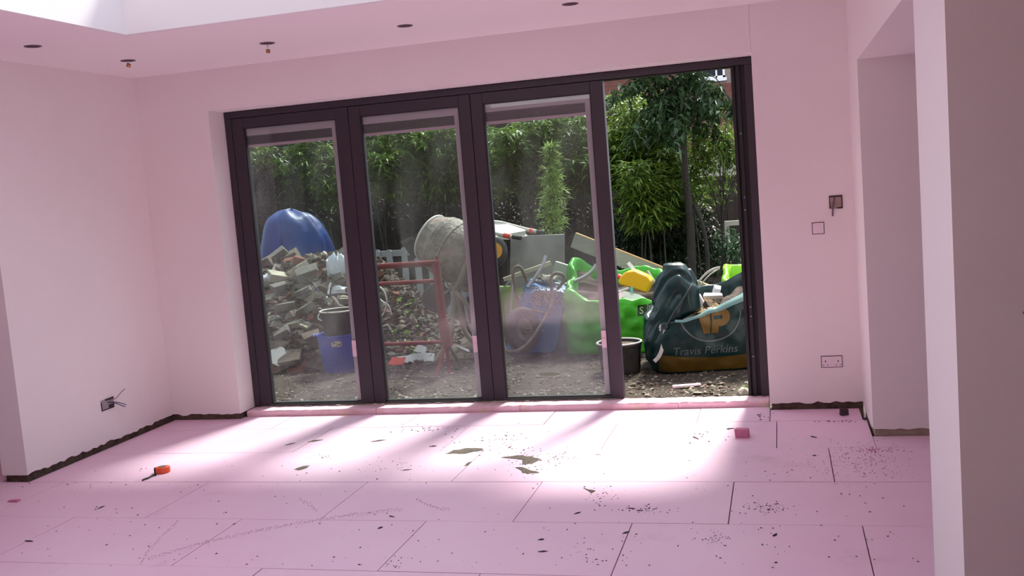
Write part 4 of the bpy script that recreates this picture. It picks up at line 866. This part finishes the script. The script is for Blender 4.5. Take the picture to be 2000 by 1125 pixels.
# ---------------------------------------------------------------- red builder's trestle
TY = 1.66; t = thing('trestle', 'red steel builders trestle standing on the gravel behind the middle leaf', 'trestle', (.55, TY, GZ))
xl, xr_ = .32, .995
for name, zz, r_, dy in (('top_bar', .925, .017, -.02), ('top_bar', .905, .017, .03), ('middle_bar', .765, .018, 0), ('bottom_bar', .245, .016, -.015), ('bottom_bar', .235, .014, .02)):
    mb = MB(); mb.tube([(xl, TY + dy, zz), (xr_ + (.03 if 'top' in name else 0), TY + dy, zz)], r_, 10); obj(name, mb, 'red_steel', t, smooth=60)
for x_, sg in ((xl, -1), (xr_, 1)):
    mb = MB(); mb.tube([(x_ - .01, TY, .935), (x_ + .005, TY, .72), (x_ + .012, TY, .42)], .036, 12); mb.tube([(x_ + .012, TY, .44), (x_ + .035, TY, .20)], .045, 12); obj('post', mb, 'red_steel', t, smooth=40)
    mb = MB(); mb.tube([(x_ + .006, TY, .935), (x_ + .006, TY, .975)], .009, 8); obj('pin', mb, 'red_steel', t)
    for dx, dy in ((-.03, -.19), (.05, -.06), (-.05, .22), (.09, .18)):
        mb = MB(); top_ = V((x_ + .03, TY, .24)); ft = V((x_ + dx, TY + dy, GZ + .008)); mb.bar(top_, ft, .030, .010, (0, 1, 0)); lg = obj('leg', mb, 'red_steel' if dy < 0 else 'rust', t)
        mb = MB(); mb.box(ft + V((0, 0, .0)), (.075, .05, .010)); obj('foot_plate', mb, 'rust', lg)

# ---------------------------------------------------------------- blue tub and black bucket
c = V((-.095, 1.98, GZ)); t = thing('builders_tub', 'blue plastic builders tub with a paper sticker behind the left leaf', 'tub', c)
mt = Matrix.Translation(c); mb = MB(); mb.lathe([(.165, 0), (.172, .012), (.205, .325), (.214, .330), (.214, .345), (.200, .343), (.165, .02), (.001, .02)], 44, mt, True); obj('tub_body', mb, 'tub_blue', t, smooth=40)
mb = MB(); mb.tube([c + V((-.21, -.02, .33)), c + V((-.24, -.06, .345)), c + V((-.20, -.10, .33))], .009, 8, smooth=2); obj('tub_handle', mb, 'tub_blue', t)
rows = []
for zz in (.245, .295):
    rr_ = .165 + (zz / .33) * .041 + .005; rows.append([c + V((rr_ * math.cos(a), rr_ * math.sin(a), zz)) for a in [-PI / 2 + .02 + .44 * k / 8 for k in range(9)]])
mb = MB(); mb.grid(rows, False); obj('sticker', mb, 'label_paper', t)
bc = V((-.085, 1.98, .245)); t = thing('bucket', 'black bucket crusted with mortar standing in the blue tub', 'bucket', bc)
mt = Matrix.Translation(bc); mb = MB(); mb.lathe([(.135, 0), (.140, .01), (.166, .255), (.174, .26), (.174, .275), (.163, .273), (.135, .03), (.001, .03)], 44, mt, True); obj('bucket_body', mb, 'bucket', t, smooth=40)
mb = MB(); mb.torus(bc + V((0, 0, .274)), (0, 0, 1), .170, .0075, 44, 8); obj('bucket_rim', mb, 'rim_pale', t, smooth=180)
mb = MB(); mb.tube([bc + V((-.178, .0, .262)), bc + V((-.185, -.05, .235)), bc + V((-.15, -.12, .215)), bc + V((-.10, -.155, .205))], .006, 8, smooth=2); obj('handle', mb, 'strap_white', t, smooth=60)
mb = MB(); mb.chunk(V((.09, 1.90, .395)), (.05, .04, .07), None, 6, .3); tag(obj('paint_scrap', mb, 'poly_white'), 'crumpled white scrap wedged beside the black bucket', 'scrap')

# ---------------------------------------------------------------- rubble heap
def mh(x, y):
    prof = max(0.0, min(1.0, (y - 1.95 - .12 * math.sin(x * 2.2)) / 1.25)); b = max(0.0, 1 - max(0, (y - 3.6)) / 1.0)
    sx = 1.0 if x < -.35 else max(0, 1 - (x + .35) / 1.0) ** 1.1
    return GZ - .01 + .93 * (prof ** .8) * b * sx + (.05 * noise.noise(V((x * 4, y * 4, 0))) + .03 * noise.noise(V((x * 11, y * 11, 5)))) * min(1, prof * 4) * sx
t = thing('rubble_heap', 'grey heap of soil and fine rubble behind the left leaf', 'rubble heap', (-.9, 3.1, GZ))
mb = MB(); mb.grid([[V((-2.6 + 3.4 * i / 70, 1.9 + 2.8 * j / 56, mh(-2.6 + 3.4 * i / 70, 1.9 + 2.8 * j / 56))) for i in range(71)] for j in range(57)], False); hp = fixn(obj('soil_mass', mb, 'mound', t))
mb = MB(); r = random.Random(12)
for k in range(3200):
    x = r.uniform(-1.7, .6); y = r.uniform(1.95, 3.7); s_ = r.uniform(.015, .06); mb.cur = r.choice((0, 1, 1, 2, 3, 4))
    if r.random() < .5: mb.chunk((x, y, mh(x, y) + s_ * .2), (s_ * 1.4, s_, s_ * .7), Rr(r), k, .3)
    else: mb.box((x, y, mh(x, y) + s_ * .2), (s_ * 2.4, s_ * .5, s_ * .25), Rr(r))
o = obj('rubble_bits', mb, ['stone_b', 'mound', 'stone_d', 'block_pale', 'stone_a'], t); o['kind'] = 'stuff'
def hit_heap(u, v):
    d = (at(u, v, 5) - CAM).normalized(); p = CAM + d * 7.6
    for k in range(420):
        p = p + d * .01
        if p.z < mh(p.x, p.y) and p.y > 1.95: return p
    return at(u, v, 3.3)
KN = [((551, 545), (.30, .20, .10), 'block_pale_sunlit', (.35, -.25, .7), 'pale concrete block on top of the rubble heap, sunlit end up'), ((578, 533), (.36, .19, .10), 'block_pale_sunlit', (.5, .35, -.5), 'long pale concrete block leaning at the crest of the rubble heap'),
      ((588, 577), (.30, .20, .11), 'block_grey', (.4, .2, -.45), 'big grey block in the middle of the rubble heap'), ((533, 556), (.22, .11, .07), 'block_pale', (.2, .1, .2), 'pale half block at the left edge under the top blocks'), ((523, 588), (.24, .14, .07), 'block_pale', (.75, .15, -.3), 'tilted pale slab at the left edge of the rubble heap'),
      ((562, 602), (.22, .15, .10), 'block_grey', (.1, .1, .1), 'square grey block left of the middle of the heap'), ((548, 566), (.20, .14, .11), 'block_grey', (.3, .2, .9), 'small grey block below the topmost pale blocks'), ((598, 610), (.26, .16, .09), 'block_grey', (.7, .3, -.7), 'grey slab sliding down towards the black bucket'),
      ((578, 638), (.24, .12, .08), 'block_pale', (.35, .2, -.35), 'pale block left of the blue tub rim'), ((570, 700), (.28, .20, .06), 'brick_old', (1.0, .1, .1), 'flat brown slab leaning low on the heap by the blue tub'), ((540, 722), (.12, .11, .10), 'brick_red', (.2, .1, .3), 'red brick half at the foot of the heap near the left jamb'),
      ((592, 722), (.16, .10, .06), 'brick_red', (.5, .6, .4), 'broken orange red brick beside the foot of the blue tub'), ((583, 741), (.19, .10, .05), 'brick_red', (.1, .1, .2), 'flat red brick lying on the ground in front of the heap'), ((545, 505), (.26, .16, .14), 'block_grey', (.3, .6, .6), 'rounded grey lump at the left crest of the heap'),
      ((571, 508), (.22, .17, .17), 'brick_old', (.6, .4, .2), 'brown mortar lump on the crest of the heap'), ((604, 545), (.28, .22, .22), 'block_grey', (.3, .2, .5), 'large dark grey lump right of the long pale block'), ((520, 520), (.22, .2, .14), 'brick_old', (.3, .5, .2), 'brown lump at the left end of the crest'), ((610, 660), (.20, .13, .09), 'brick_old', (.6, .2, .5), 'brown brick behind the blue tub rim'), ((555, 655), (.2, .13, .1), 'block_grey', (.4, .4, .3), 'grey broken block above the white lid')]
for (u, v), sz, m, ro, lab in KN:
    p = hit_heap(u, v); p = p + V((0, -.02, .02)); p.z = max(p.z, GZ + sz[2] * .4)
    sz = tuple(q * .82 for q in sz); mb = MB(); mb.box(p, sz, Matrix.Rotation(ro[2], 3, 'Z') @ Matrix.Rotation(-ro[1], 3, 'Y') @ Matrix.Rotation(ro[0] * .7, 3, 'X'), .012); tag(obj('rubble_block', mb, m, bevel=.006), lab, 'rubble', 'large pieces of the rubble heap')
# white bits on the heap
def crumple(c, sz, seed, amp=.35):
    rows = []
    for j in range(1, 12):
        th = PI * j / 12; row = []
        for i in range(22):
            a = 2 * PI * i / 22; p = V((math.sin(th) * math.cos(a), math.sin(th) * math.sin(a), math.cos(th))); k = 1 + amp * (wr(p, 2.2, seed) + .8 * wr(p, 5, seed + 1)); row.append(V(c) + V((p.x * sz[0] * k / 2, p.y * sz[1] * k / 2, p.z * sz[2] * k / 2)))
        rows.append(row)
    mb = MB(); mb.grid(rows, True, True, True); return mb
p = hit_heap(549, 694) + V((0, -.06, .0)); mb = MB(); mb.prism([(.085 * math.cos(2 * PI * k / 24) * (1 + .12 * math.sin(k * 1.9)), .09 * math.sin(2 * PI * k / 24) * (1 + .10 * math.cos(k * 1.3))) for k in range(24)], .012, Matrix.Translation(p) @ Matrix.Rotation(1.0, 4, 'X') @ Matrix.Rotation(.3, 4, 'Y')); tag(obj('lid', mb, 'chip_white'), 'round white lid lying low on the rubble heap', 'lid')
p = hit_heap(662, 537); tag(obj('plastic_sheeting', crumple(p + V((0, -.02, .05)), (.20, .16, .34), 3, .45), 'poly_white', smooth=60), 'crumpled clear plastic sheeting hanging over the top of the heap', 'plastic')
p = hit_heap(657, 568); tag(obj('plastic_sheeting', crumple(p, (.22, .12, .10), 9, .5), 'poly_white', smooth=60), 'white torn plastic scrap below the hanging plastic sheeting', 'plastic')
p = hit_heap(530, 547); tag(obj('sand_sack', crumple(p + V((0, 0, .02)), (.24, .16, .09), 14, .25), 'poly_white', smooth=60), 'pale collapsed sack at the left edge of the rubble heap', 'sack')
p = hit_heap(540, 622); tag(obj('plastic_sheeting', crumple(p, (.16, .1, .05), 19, .5), 'poly_white', smooth=60), 'white plastic scrap halfway down the heap at the left', 'plastic')
for k, (u0, v0, u1, v1, m) in enumerate(((646, 580, 651, 558, 'strap_white'), (643, 585, 648, 600, 'strap_white'), (615, 556, 640, 590, 'cable_blue'), (637, 497, 655, 513, 'timber_pale'), (670, 585, 688, 587, 'timber_pale'), (509, 519, 513, 548, 'strap_white'), (522, 624, 527, 636, 'strap_white'), (580, 636, 606, 645, 'timber_pale'))):
    a = hit_heap(u0, v0) + V((0, -.05, .03)); b = hit_heap(u1, v1) + V((0, -.05, .03)); mb = MB(); mb.tube([a, (a + b) / 2 + V((0, -.01, .012)), b], .012 if m != 'cable_blue' else .006, 8, smooth=1)
    tag(obj('stick', mb, m), ('white pipe stub standing in the heap above the bucket', 'short white pipe end just above the bucket rim', 'dark cable looped over the right of the heap', 'pale timber stick at the crest left of the plastic sheeting', 'short pale batten by the door stile on the heap', 'thin white strip at the left jamb near the heap crest', 'thin white strip halfway down at the left jamb', 'pale batten lying on the block left of the tub')[k], 'stick')
# the many smaller blocks, alike
bm_ = {}
RK = ('dull brown brick', 'grey brick sized block', 'small rounded grey lump', 'broken red brick', 'small pale block', 'rounded brown mortar lump')
RL = [a + ' among many like it on the rubble heap' for a in RK]; RG = [a + 's of the rubble heap' for a in RK]
RL2 = [a + ' among the litter behind the red trestle' for a in RK]; RG2 = [a + 's behind the trestle' for a in RK]
for k, (m, sz) in enumerate((('brick_old', (.21, .10, .065)), ('block_grey', (.20, .13, .09)), ('block_grey', (.14, .12, .08)), ('brick_red', (.13, .10, .065)), ('block_pale', (.16, .10, .07)), ('brick_old', (.16, .13, .10)))):
    mb = MB(); (mb.box((0, 0, 0), sz, None, .014) if k not in (2, 5) else mb.chunk((0, 0, 0), tuple(q * 1.2 for q in sz), None, k, .3)); me = bpy.data.meshes.new('rubble_block'); me.from_pydata(mb.v, [], mb.f); me.materials.append(M[m]); bm_[k] = me
r = random.Random(40); cnt = 0
for k in range(150):
    x = r.uniform(-1.55, -.15); y = r.uniform(2.0, 3.35); z = mh(x, y)
    if x > -.45 and y < 2.4: continue
    kk = r.randrange(6); o = bpy.data.objects.new('rubble_block', bm_[kk]); C.objects.link(o); o.location = (x, y, z + .02); s_ = r.uniform(.45, .95); o.scale = (s_, s_, s_); o.rotation_euler = (r.uniform(-.7, .9), r.uniform(-.6, .6), r.uniform(0, 6.3)); tag(o, RL[kk], 'rubble', RG[kk])
for k in range(34):
    x = r.uniform(-.2, .55); y = r.uniform(2.2, 3.4); z = max(mh(x, y), GZ)
    kk = r.choice((2, 3, 5)); o = bpy.data.objects.new('rubble_block', bm_[kk]); C.objects.link(o); o.location = (x, y, z + .02); s_ = r.uniform(.5, .8); o.scale = (s_, s_, s_); o.rotation_euler = (r.uniform(-.7, .9), r.uniform(-.6, .6), r.uniform(0, 6.3)); tag(o, RL2[kk], 'rubble', RG2[kk])
# litter behind the trestle
p = gz(801, 702, GZ + .01); mb = ribbon([gz(752, 701, GZ + .05), gz(775, 705, GZ + .03), gz(800, 701, GZ + .06), gz(830, 697, GZ + .04), gz(848, 698, GZ + .03)], .085, (.1, .6, .6), .006); o = tag(obj('empty_packet', mb, 'chip_white', smooth=60), 'long white empty packet with orange end lying behind the trestle', 'packet')
mb = ribbon([gz(763, 704.5, GZ + .052), gz(775, 706.5, GZ + .05), gz(790, 704.5, GZ + .062)], .080, (.1, .6, .6), .006); obj('printed_end', mb, 'grip_red', o)
for (u, v, Y, sz, lab) in ((757, 684, 2.55, (.14, .02, .10), 'white card flap leaning at the left behind the trestle legs'), (822, 683, 2.35, (.10, .02, .07), 'pale rounded scrap behind the lower trestle bar'), (905, 683, 2.2, (.12, .08, .02), 'pale flat board scrap right of the trestle foot')):
    mb = MB(); mb.box(at(u, v, Y), sz, Matrix.Rotation(.4, 3, 'Y') @ Matrix.Rotation(-.5, 3, 'X'), .008); tag(obj('scrap', mb, 'chip_white'), lab, 'scrap')
for k, pts in enumerate(([(742, 560), (752, 570), (757, 590), (750, 612), (742, 622)], [(738, 580), (748, 590), (760, 596), (765, 615)], [(745, 640), (757, 632), (764, 645)])):
    mb = MB(); mb.tube([at(u, v, 2.5) for u, v in pts], .008, 6, smooth=2); tag(obj('cable_loop', mb, 'strap_white', smooth=60), ('upper white cable loop on the heap by the middle stile', 'second white cable loop crossing the first', 'lowest small white cable loop on the heap')[k], 'cable')
mb = MB(); r = random.Random(77)
for k in range(420):
    u = r.uniform(735, 840); v = r.uniform(548, 690); Y = 3.3 - (v - 548) / 142 * 1.0; p = at(u, v, Y); p.z = max(min(p.z, mh(p.x, Y) + .03), GZ); s_ = r.uniform(.02, .06); mb.cur = r.choice((0, 0, 1, 2, 3))
    mb.box(p, (s_ * 2, s_ * .6, s_ * .15), Rr(r))
o = tag(obj('garden_waste', mb, ['stone_b', 'stone_a', 'weed', 'mound']), 'tangle of twigs and litter behind the trestle bars', 'debris'); o['kind'] = 'stuff'

# ---------------------------------------------------------------- timbers and boards behind
def beam(label, a, b, ht, th, m1, m2, name='timber_plank'):
    a = V(a); b = V(b); d = (b - a).normalized(); t_ = thing(name, label, 'timber', a.lerp(b, .5)); side = d.cross(V((0, 0, 1))).normalized(); upv = side.cross(d)
    mb = MB(); mb.bar(a, b, th, ht); obj('face', mb, m1, t_); mb = MB(); mb.bar(a + upv * (ht / 2 + .004), b + upv * (ht / 2 + .004), th * 1.01, .008); obj('top_edge', mb, m2, t_); return t_
beam('long grey timber with orange edge leaning across behind the green bags', at(1120, 469, 3.55), at(1416, 586, 3.42), .145, .05, 'timber_grey', 'timber_edge')
beam('short pale greenish plank lying behind the tipped wheelbarrow', at(1082, 524, 3.25), at(1172, 552, 3.2), .13, .04, 'plank_green', 'galv_pale')
beam('thin pale batten lying behind the wheelbarrow legs', at(984, 547, 3.15), at(1076, 514, 3.3), .030, .04, 'timber_pale', 'timber_pale')
beam('short pale stick left of the wheelbarrow near the mixer', at(958, 524, 2.9), at(969, 534, 2.85), .02, .03, 'timber_pale', 'timber_pale')
q = [at(997, 462, 3.75), at(1102, 458, 3.75), at(1096, 560, 3.6), at(988, 566, 3.6)]; q[2].z = q[3].z = GZ; mb = MB(); nrm = V((0, .02, .005)); mb.add(q + [p + nrm for p in q], [(0, 1, 2, 3), (7, 6, 5, 4), (0, 4, 5, 1), (1, 5, 6, 2), (2, 6, 7, 3), (3, 7, 4, 0)]); tag(fixn(obj('cement_board', mb, 'board_grey')), 'large grey stained board leaning upright behind the wheelbarrow', 'board')

# picket fence
t = thing('picket_fence', 'weathered pale picket fence behind the mixer and trestle', 'fence', (-.4, 4.7, GZ))
for k in range(9):
    x = -.98 + k * .172; h = .93 - .01 * (k % 3); mb = MB(); mb.prism([(-.036, 0), (.036, 0), (.036, h - .02), (.02, h), (-.02, h), (-.036, h - .02)], .018, Matrix.Translation((x, 4.70, GZ)) @ Matrix.Rotation(PI / 2, 4, 'X') @ Matrix.Rotation(rnd.uniform(-.02, .02), 4, 'Z')); obj('picket', mb, 'picket', t)
for z in (.80, .28): mb = MB(); mb.b2((-1.05, 4.702, z), (.55, 4.73, z + .07)); obj('rail', mb, 'picket', t)

# blue tarpaulin over a stack
rows = []; cT = at(566, 460, 5.0)
for j in range(26):
    f = j / 25; row = []
    for i in range(72):
        a = 2 * PI * i / 72; zz = GZ + 1.47 * math.sin(f * PI / 2) ** .75 if f < 1 else GZ + 1.47
        k = math.cos(f * PI / 2) ** .5 if f < 1 else 0.01
        fold = 1 + .07 * (1 - f) * math.sin(9 * a + 2 * math.sin(a * 2)) + .05 * wr((math.cos(a), math.sin(a), f * 2), 2.5, 5)
        row.append(V((cT.x + .50 * k * fold * math.cos(a) * (1 + .1 * math.cos(a)), 5.1 + .5 * k * fold * math.sin(a), zz * (1 - .10 * k * max(0, math.cos(a - .3))) - .05 * f * abs(math.sin(a * 1.5)) * k + .03 * wr((a, f * 3, 0), 2, 8))))
    rows.append(row)
mb = MB(); mb.grid(rows, True, True, True); tag(fixn(obj('tarpaulin', mb, 'tarp', smooth=60)), 'bright blue tarpaulin draped in a dome behind the rubble heap', 'tarpaulin')

# white garden frame, far fence, house
t = thing('garden_gate', 'old white wooden gate frame half hidden at the right behind the lime bag', 'gate', (3.25, 6.6, GZ))
for x in (3.12, 3.55): mb = MB(); mb.b2((x, 6.6, GZ), (x + .055, 6.65, .86)); obj('post', mb, 'white_wood', t)
for z in (.80, .45, .12): mb = MB(); mb.b2((3.12, 6.605, z), (3.6, 6.64, z + .06)); obj('rail', mb, 'white_wood', t)
t = thing('board_fence', 'tall dark close boarded fence behind the bamboo', 'fence', (-.5, 8.6, GZ))
k = 0; x = -6.2
while x < 4.6:
    wd = .145; mb = MB(); mb.box((x + wd / 2, 8.6 + (.012 if k % 2 else 0), GZ + .72 + (.65 if x < 1.8 else 0)), (wd + .02, .018, 1.44 + (1.3 if x < 1.8 else 0)), Rz(.06)); obj('fence_board', mb, 'fence_dark', t); x += wd; k += 1
for z in (.3, 1.2): mb = MB(); mb.b2((-6.2, 8.63, z), (4.6, 8.68, z + .09)); obj('rail', mb, 'fence_dark', t)
mb = MB(); HY = 13.0
t = thing('brick_house', 'red brick house with white window beyond the garden at the right', 'house', (2.2, HY + 1, GZ))
wx0, wx1, wz0, wz1 = 2.12, 2.95, 3.20, 4.35
for a, b in (((-2.2, GZ), (wx0, 6)), ((wx1, GZ), (6.0, 6)), ((wx0, GZ), (wx1, wz0)), ((wx0, wz1), (wx1, 6))): mb.b2((a[0], HY + .012, a[1]), (b[0], HY + .3, b[1]))
obj('wall', mb, 'house_mortar', t)
mb = MB(); mb.b2((1.5, HY - .01, 1.40), (6, HY + .011, 1.72)); mb.b2((1.5, HY - .008, GZ), (6, HY + .011, 1.38)); obj('plinth', mb, 'house_pale', t)
vis = []; rest = MB(); z = 1.75; c_ = 0
while z < 5.0:
    x = -2.1 + (.1125 if c_ % 2 else 0)
    while x < 6:
        w_ = .215
        if not (x + w_ > wx0 - .02 and x < wx1 + .02 and wz0 - .1 < z + .07 and z < wz1):
            big = 2.75 < x < 3.75 and 1.9 < z < 4.1
            if big and len(vis) < 170:
                mb = MB(); mb.b2((x, HY, z), (x + w_, HY + .02, z + .065)); vis.append(obj('brick', mb, 'house_buff' if wx1 < x + .1 < wx1 + .24 and wz0 < z < wz1 and (c_ // 2) % 2 else 'house_brick', t))
            else: rest.b2((x, HY, z), (x + w_, HY + .02, z + .065))
        x += .225
    z += .075; c_ += 1
o = obj('brickwork', rest, 'house_brick', t); o['kind'] = 'stuff'
mb = MB(); mb.b2((wx0 - .04, HY - .04, wz0 - .06), (wx1 + .03, HY + .02, wz0)); obj('sill', mb, 'upvc', t)
mb = MB(); f_ = .04
for a, b in (((wx0, wz0), (wx1, wz0 + f_)), ((wx0, wz1 - f_), (wx1, wz1)), ((wx0, wz0), (wx0 + f_, wz1)), ((wx1 - f_, wz0), (wx1, wz1)), ((2.78, wz0), (2.81, wz1)), ((wx0, 3.76), (wx1, 3.79))): mb.b2((a[0], HY + .0, a[1]), (b[0], HY + .06, b[1]))
wf = obj('window', mb, 'upvc', t); mb = MB(); mb.b2((wx0 + .01, HY + .03, wz0 + .01), (wx1 - .01, HY + .04, wz1 - .01)); obj('pane', mb, 'far_glass', wf)

# ---------------------------------------------------------------- planting
def leaf(mb, p, d, L, wd, droop=.25):
    d = d.normalized(); s_ = d.cross(V((rnd.uniform(-.4, .4), rnd.uniform(-.4, .4), 1)))
    if s_.length < 1e-3: s_ = V((1, 0, 0))
    s_ = s_.normalized() * wd / 2; m = p + d * L * .45 + V((0, 0, .02 * L)); e = p + d * L + V((0, 0, -droop * L))
    mb.add([p, m + s_, e, m - s_], [(0, 1, 2, 3)])
def rdir(r, up=0.0): return V((r.gauss(0, 1), r.gauss(0, 1), r.gauss(up, .6))).normalized()
def bamboo(label, X, Y, H, ncul, nleaf, spread, zlow, m='bamboo_leaf', seed=0, lean=(0, 0), L=.155):
    r = random.Random(seed); t = thing('bamboo', label, 'bamboo', (X, Y, GZ)); fo = MB(); cul = []
    for k in range(ncul):
        bx, by = X + r.gauss(0, spread * .45), Y + r.gauss(0, .22); dx, dy = r.gauss(lean[0], spread * .5), r.gauss(lean[1], .25); h = H * r.uniform(.75, 1.05)
        pts = [V((bx + dx * (f ** 2), by + dy * f ** 2, GZ + h * (f - .12 * f ** 3))) for f in [i / 8 for i in range(9)]]
        mb = MB(); mb.tube(pts, [.013, .004], 6); obj('culm', mb, 'culm', t, smooth=60); cul.append(pts)
    for k in range(nleaf // 7):
        pts = r.choice(cul); f = r.uniform(zlow, 1.0) ** .8 * 8; i = min(7, int(f)); p = pts[i].lerp(pts[i + 1], f - i); br = rdir(r, .15); br.z = abs(br.z) * .6
        q = p + br * r.uniform(.08, .42); 
        for j in range(7):
            d = (br * .6 + rdir(r, -.25)); d.z *= .55; leaf(fo, p.lerp(q, r.uniform(.4, 1)), d, L * r.uniform(.6, 1.25), L * .18, r.uniform(0, .35))
    o = obj('foliage', fo, m, t); o['kind'] = 'stuff'; return t
bamboo('dark bamboo clump far left behind the blue tarpaulin', -3.5, 7.2, 2.9, 9, 5200, .75, .35, 'bamboo_shaded', 1)
bamboo('bamboo clump whose tips reach into the left leaf', -2.2, 6.9, 2.75, 9, 6000, .65, .62, 'bamboo_leaf', 2)
bamboo('bright bamboo clump seen through the middle leaf, left half', -1.15, 6.7, 2.75, 10, 8000, .6, .62, 'bamboo_leaf', 3)
bamboo('bamboo clump seen through the middle leaf, right half', -.2, 6.8, 2.75, 9, 7500, .6, .62, 'bamboo_leaf', 4)
bamboo('bamboo clump arching over the left of the third leaf', .7, 6.6, 2.6, 9, 7000, .55, .66, 'bamboo_leaf', 5)
bamboo('bamboo clump behind the upright bamboo sprig', 1.5, 6.9, 2.7, 9, 7000, .55, .66, 'bamboo_leaf', 6)
bamboo('tall bright bamboo at the left of the open gap', 2.25, 6.4, 3.05, 12, 11000, .45, .40, 'bamboo_leaf', 7)
bamboo('drooping bamboo beside the tree trunk in the open gap', 2.45, 5.7, 2.0, 9, 6000, .4, .48, 'bamboo_leaf', 8)
# lone sprig
r = random.Random(5); t = thing('bamboo_sprig', 'single light green bamboo shoot standing free before the dark hedge', 'bamboo', (1.43, 4.3, GZ)); fo = MB()
st = [V((1.43, 4.3, GZ)), V((1.43, 4.3, .8)), V((1.42, 4.3, 1.3)), V((1.44, 4.28, 1.65)), V((1.475, 4.27, 1.9))]; mb = MB(); mb.tube(st, [.011, .003], 6, smooth=1); obj('culm', mb, 'culm', t, smooth=60)
for k in range(230):
    z = .95 + .93 * r.random(); f = (z - .95) / .93; p = V((1.43 + .04 * f, 4.29, z)); br = V((r.gauss(0, 1), r.gauss(0, .7), r.uniform(.1, .8))).normalized(); q = p + br * r.uniform(.04, .20) * (1.15 - f * .8)
    for j in range(7): leaf(fo, p.lerp(q, r.uniform(.3, 1)), br * .7 + rdir(r, 0), r.uniform(.06, .12), .015, r.uniform(0, .3))
o = obj('foliage', fo, 'sprig_leaf', t); o['kind'] = 'stuff'
# tree at the right
r = random.Random(15); t = thing('tree', 'slender tree with drooping dark leaves in the open gap', 'tree', (2.74, 5.5, GZ))
tr = [V((2.80, 5.5, GZ)), V((2.77, 5.5, .35)), at(1350, 440, 5.5), at(1338, 340, 5.5), at(1333, 250, 5.5), at(1333, 180, 5.5), V((2.80, 5.5, 3.1))]
mb = MB(); mb.tube(tr, [.055, .03], 12, smooth=2); obj('trunk', mb, 'bark', t, smooth=60)
mb = MB(); mb.tube([V((2.87, 5.55, GZ)), at(1385, 520, 5.5), at(1374, 440, 5.5), at(1356, 400, 5.5)], [.03, .02], 8, smooth=1); obj('stem', mb, 'bark', t, smooth=60)
fo = MB()
for k in range(46):
    z0 = r.uniform(1.95, 3.25); b0 = V((2.76, 5.5, z0)); a = r.uniform(0, 2 * PI); ln = r.uniform(.3, .85); mid = b0 + V((math.cos(a) * ln * .6, math.sin(a) * ln * .6, .18)); en = b0 + V((math.cos(a) * ln, math.sin(a) * ln, -r.uniform(.05, .5)))
    mb = MB(); mb.tube([b0, mid, en], [.010, .003], 5, smooth=2); obj('branch', mb, 'bark', t)
    for j in range(95):
        f = r.uniform(.25, 1); p = b0 * (1 - f) ** 2 + mid * 2 * f * (1 - f) + en * f * f; leaf(fo, p + rdir(r) * .07, V((r.gauss(0, .8), r.gauss(0, .8), -r.uniform(-.1, .9))), r.uniform(.09, .15), .046, .3)
o = obj('foliage', fo, 'tree_leaf', t); o['kind'] = 'stuff'
def shrub(name, label, c, rad, n, m, L, wd, seed, cat='shrub'):
    r = random.Random(seed); t = thing(name, label, cat, (c[0], c[1], GZ)); fo = MB()
    for k in range(6):
        e = V(c) + V((r.gauss(0, rad[0] * .6), r.gauss(0, rad[1] * .6), r.uniform(0, rad[2]))); mb = MB(); mb.tube([V((c[0], c[1], GZ)), V((c[0], c[1], c[2] * .6)) , e], [.014, .004], 5, smooth=1); obj('stem', mb, 'bark', t)
    for k in range(n):
        d = rdir(r); q = r.random() ** .4; p = V(c) + V((d.x * rad[0] * q, d.y * rad[1] * q, d.z * rad[2] * q)); p.z = max(p.z, GZ + .02); leaf(fo, p, rdir(r, -.1), L * r.uniform(.7, 1.3), wd, .3)
    o = obj('foliage', fo, m, t); o['kind'] = 'stuff'
shrub('shrub', 'shrub with hanging green leaves right of the tree trunk', (3.12, 6.0, 1.75), (.42, .4, .65), 1500, 'bamboo_leaf', .10, .026, 3)
shrub('shrub', 'low grey green shrub in front of the white gate frame', (3.12, 6.2, .55), (.32, .25, .32), 420, 'shrub_leaf', .09, .035, 4)
shrub('shrub', 'added dark shrub filling the shade behind the planks', (2.35, 6.15, .62), (.75, .35, .9), 6500, 'bamboo_shaded', .10, .022, 5)  # this and the following shrubs are added to deepen background shade
shrub('shrub', 'added dark shrub deepening the shade behind the leaning grey board', (.6, 7.2, .9), (.9, .4, .95), 3200, 'bamboo_shaded', .09, .022, 6)
shrub('shrub', 'added dark shrub deepening the shade behind the picket fence', (-1.3, 7.6, 1.0), (1.3, .4, 1.1), 4200, 'bamboo_shaded', .09, .022, 7)
shrub('shrub', 'added dark shrub deepening the shade behind the blue tarpaulin', (-3.3, 7.9, 1.2), (1.2, .4, 1.3), 4200, 'bamboo_shaded', .08, .022, 8)
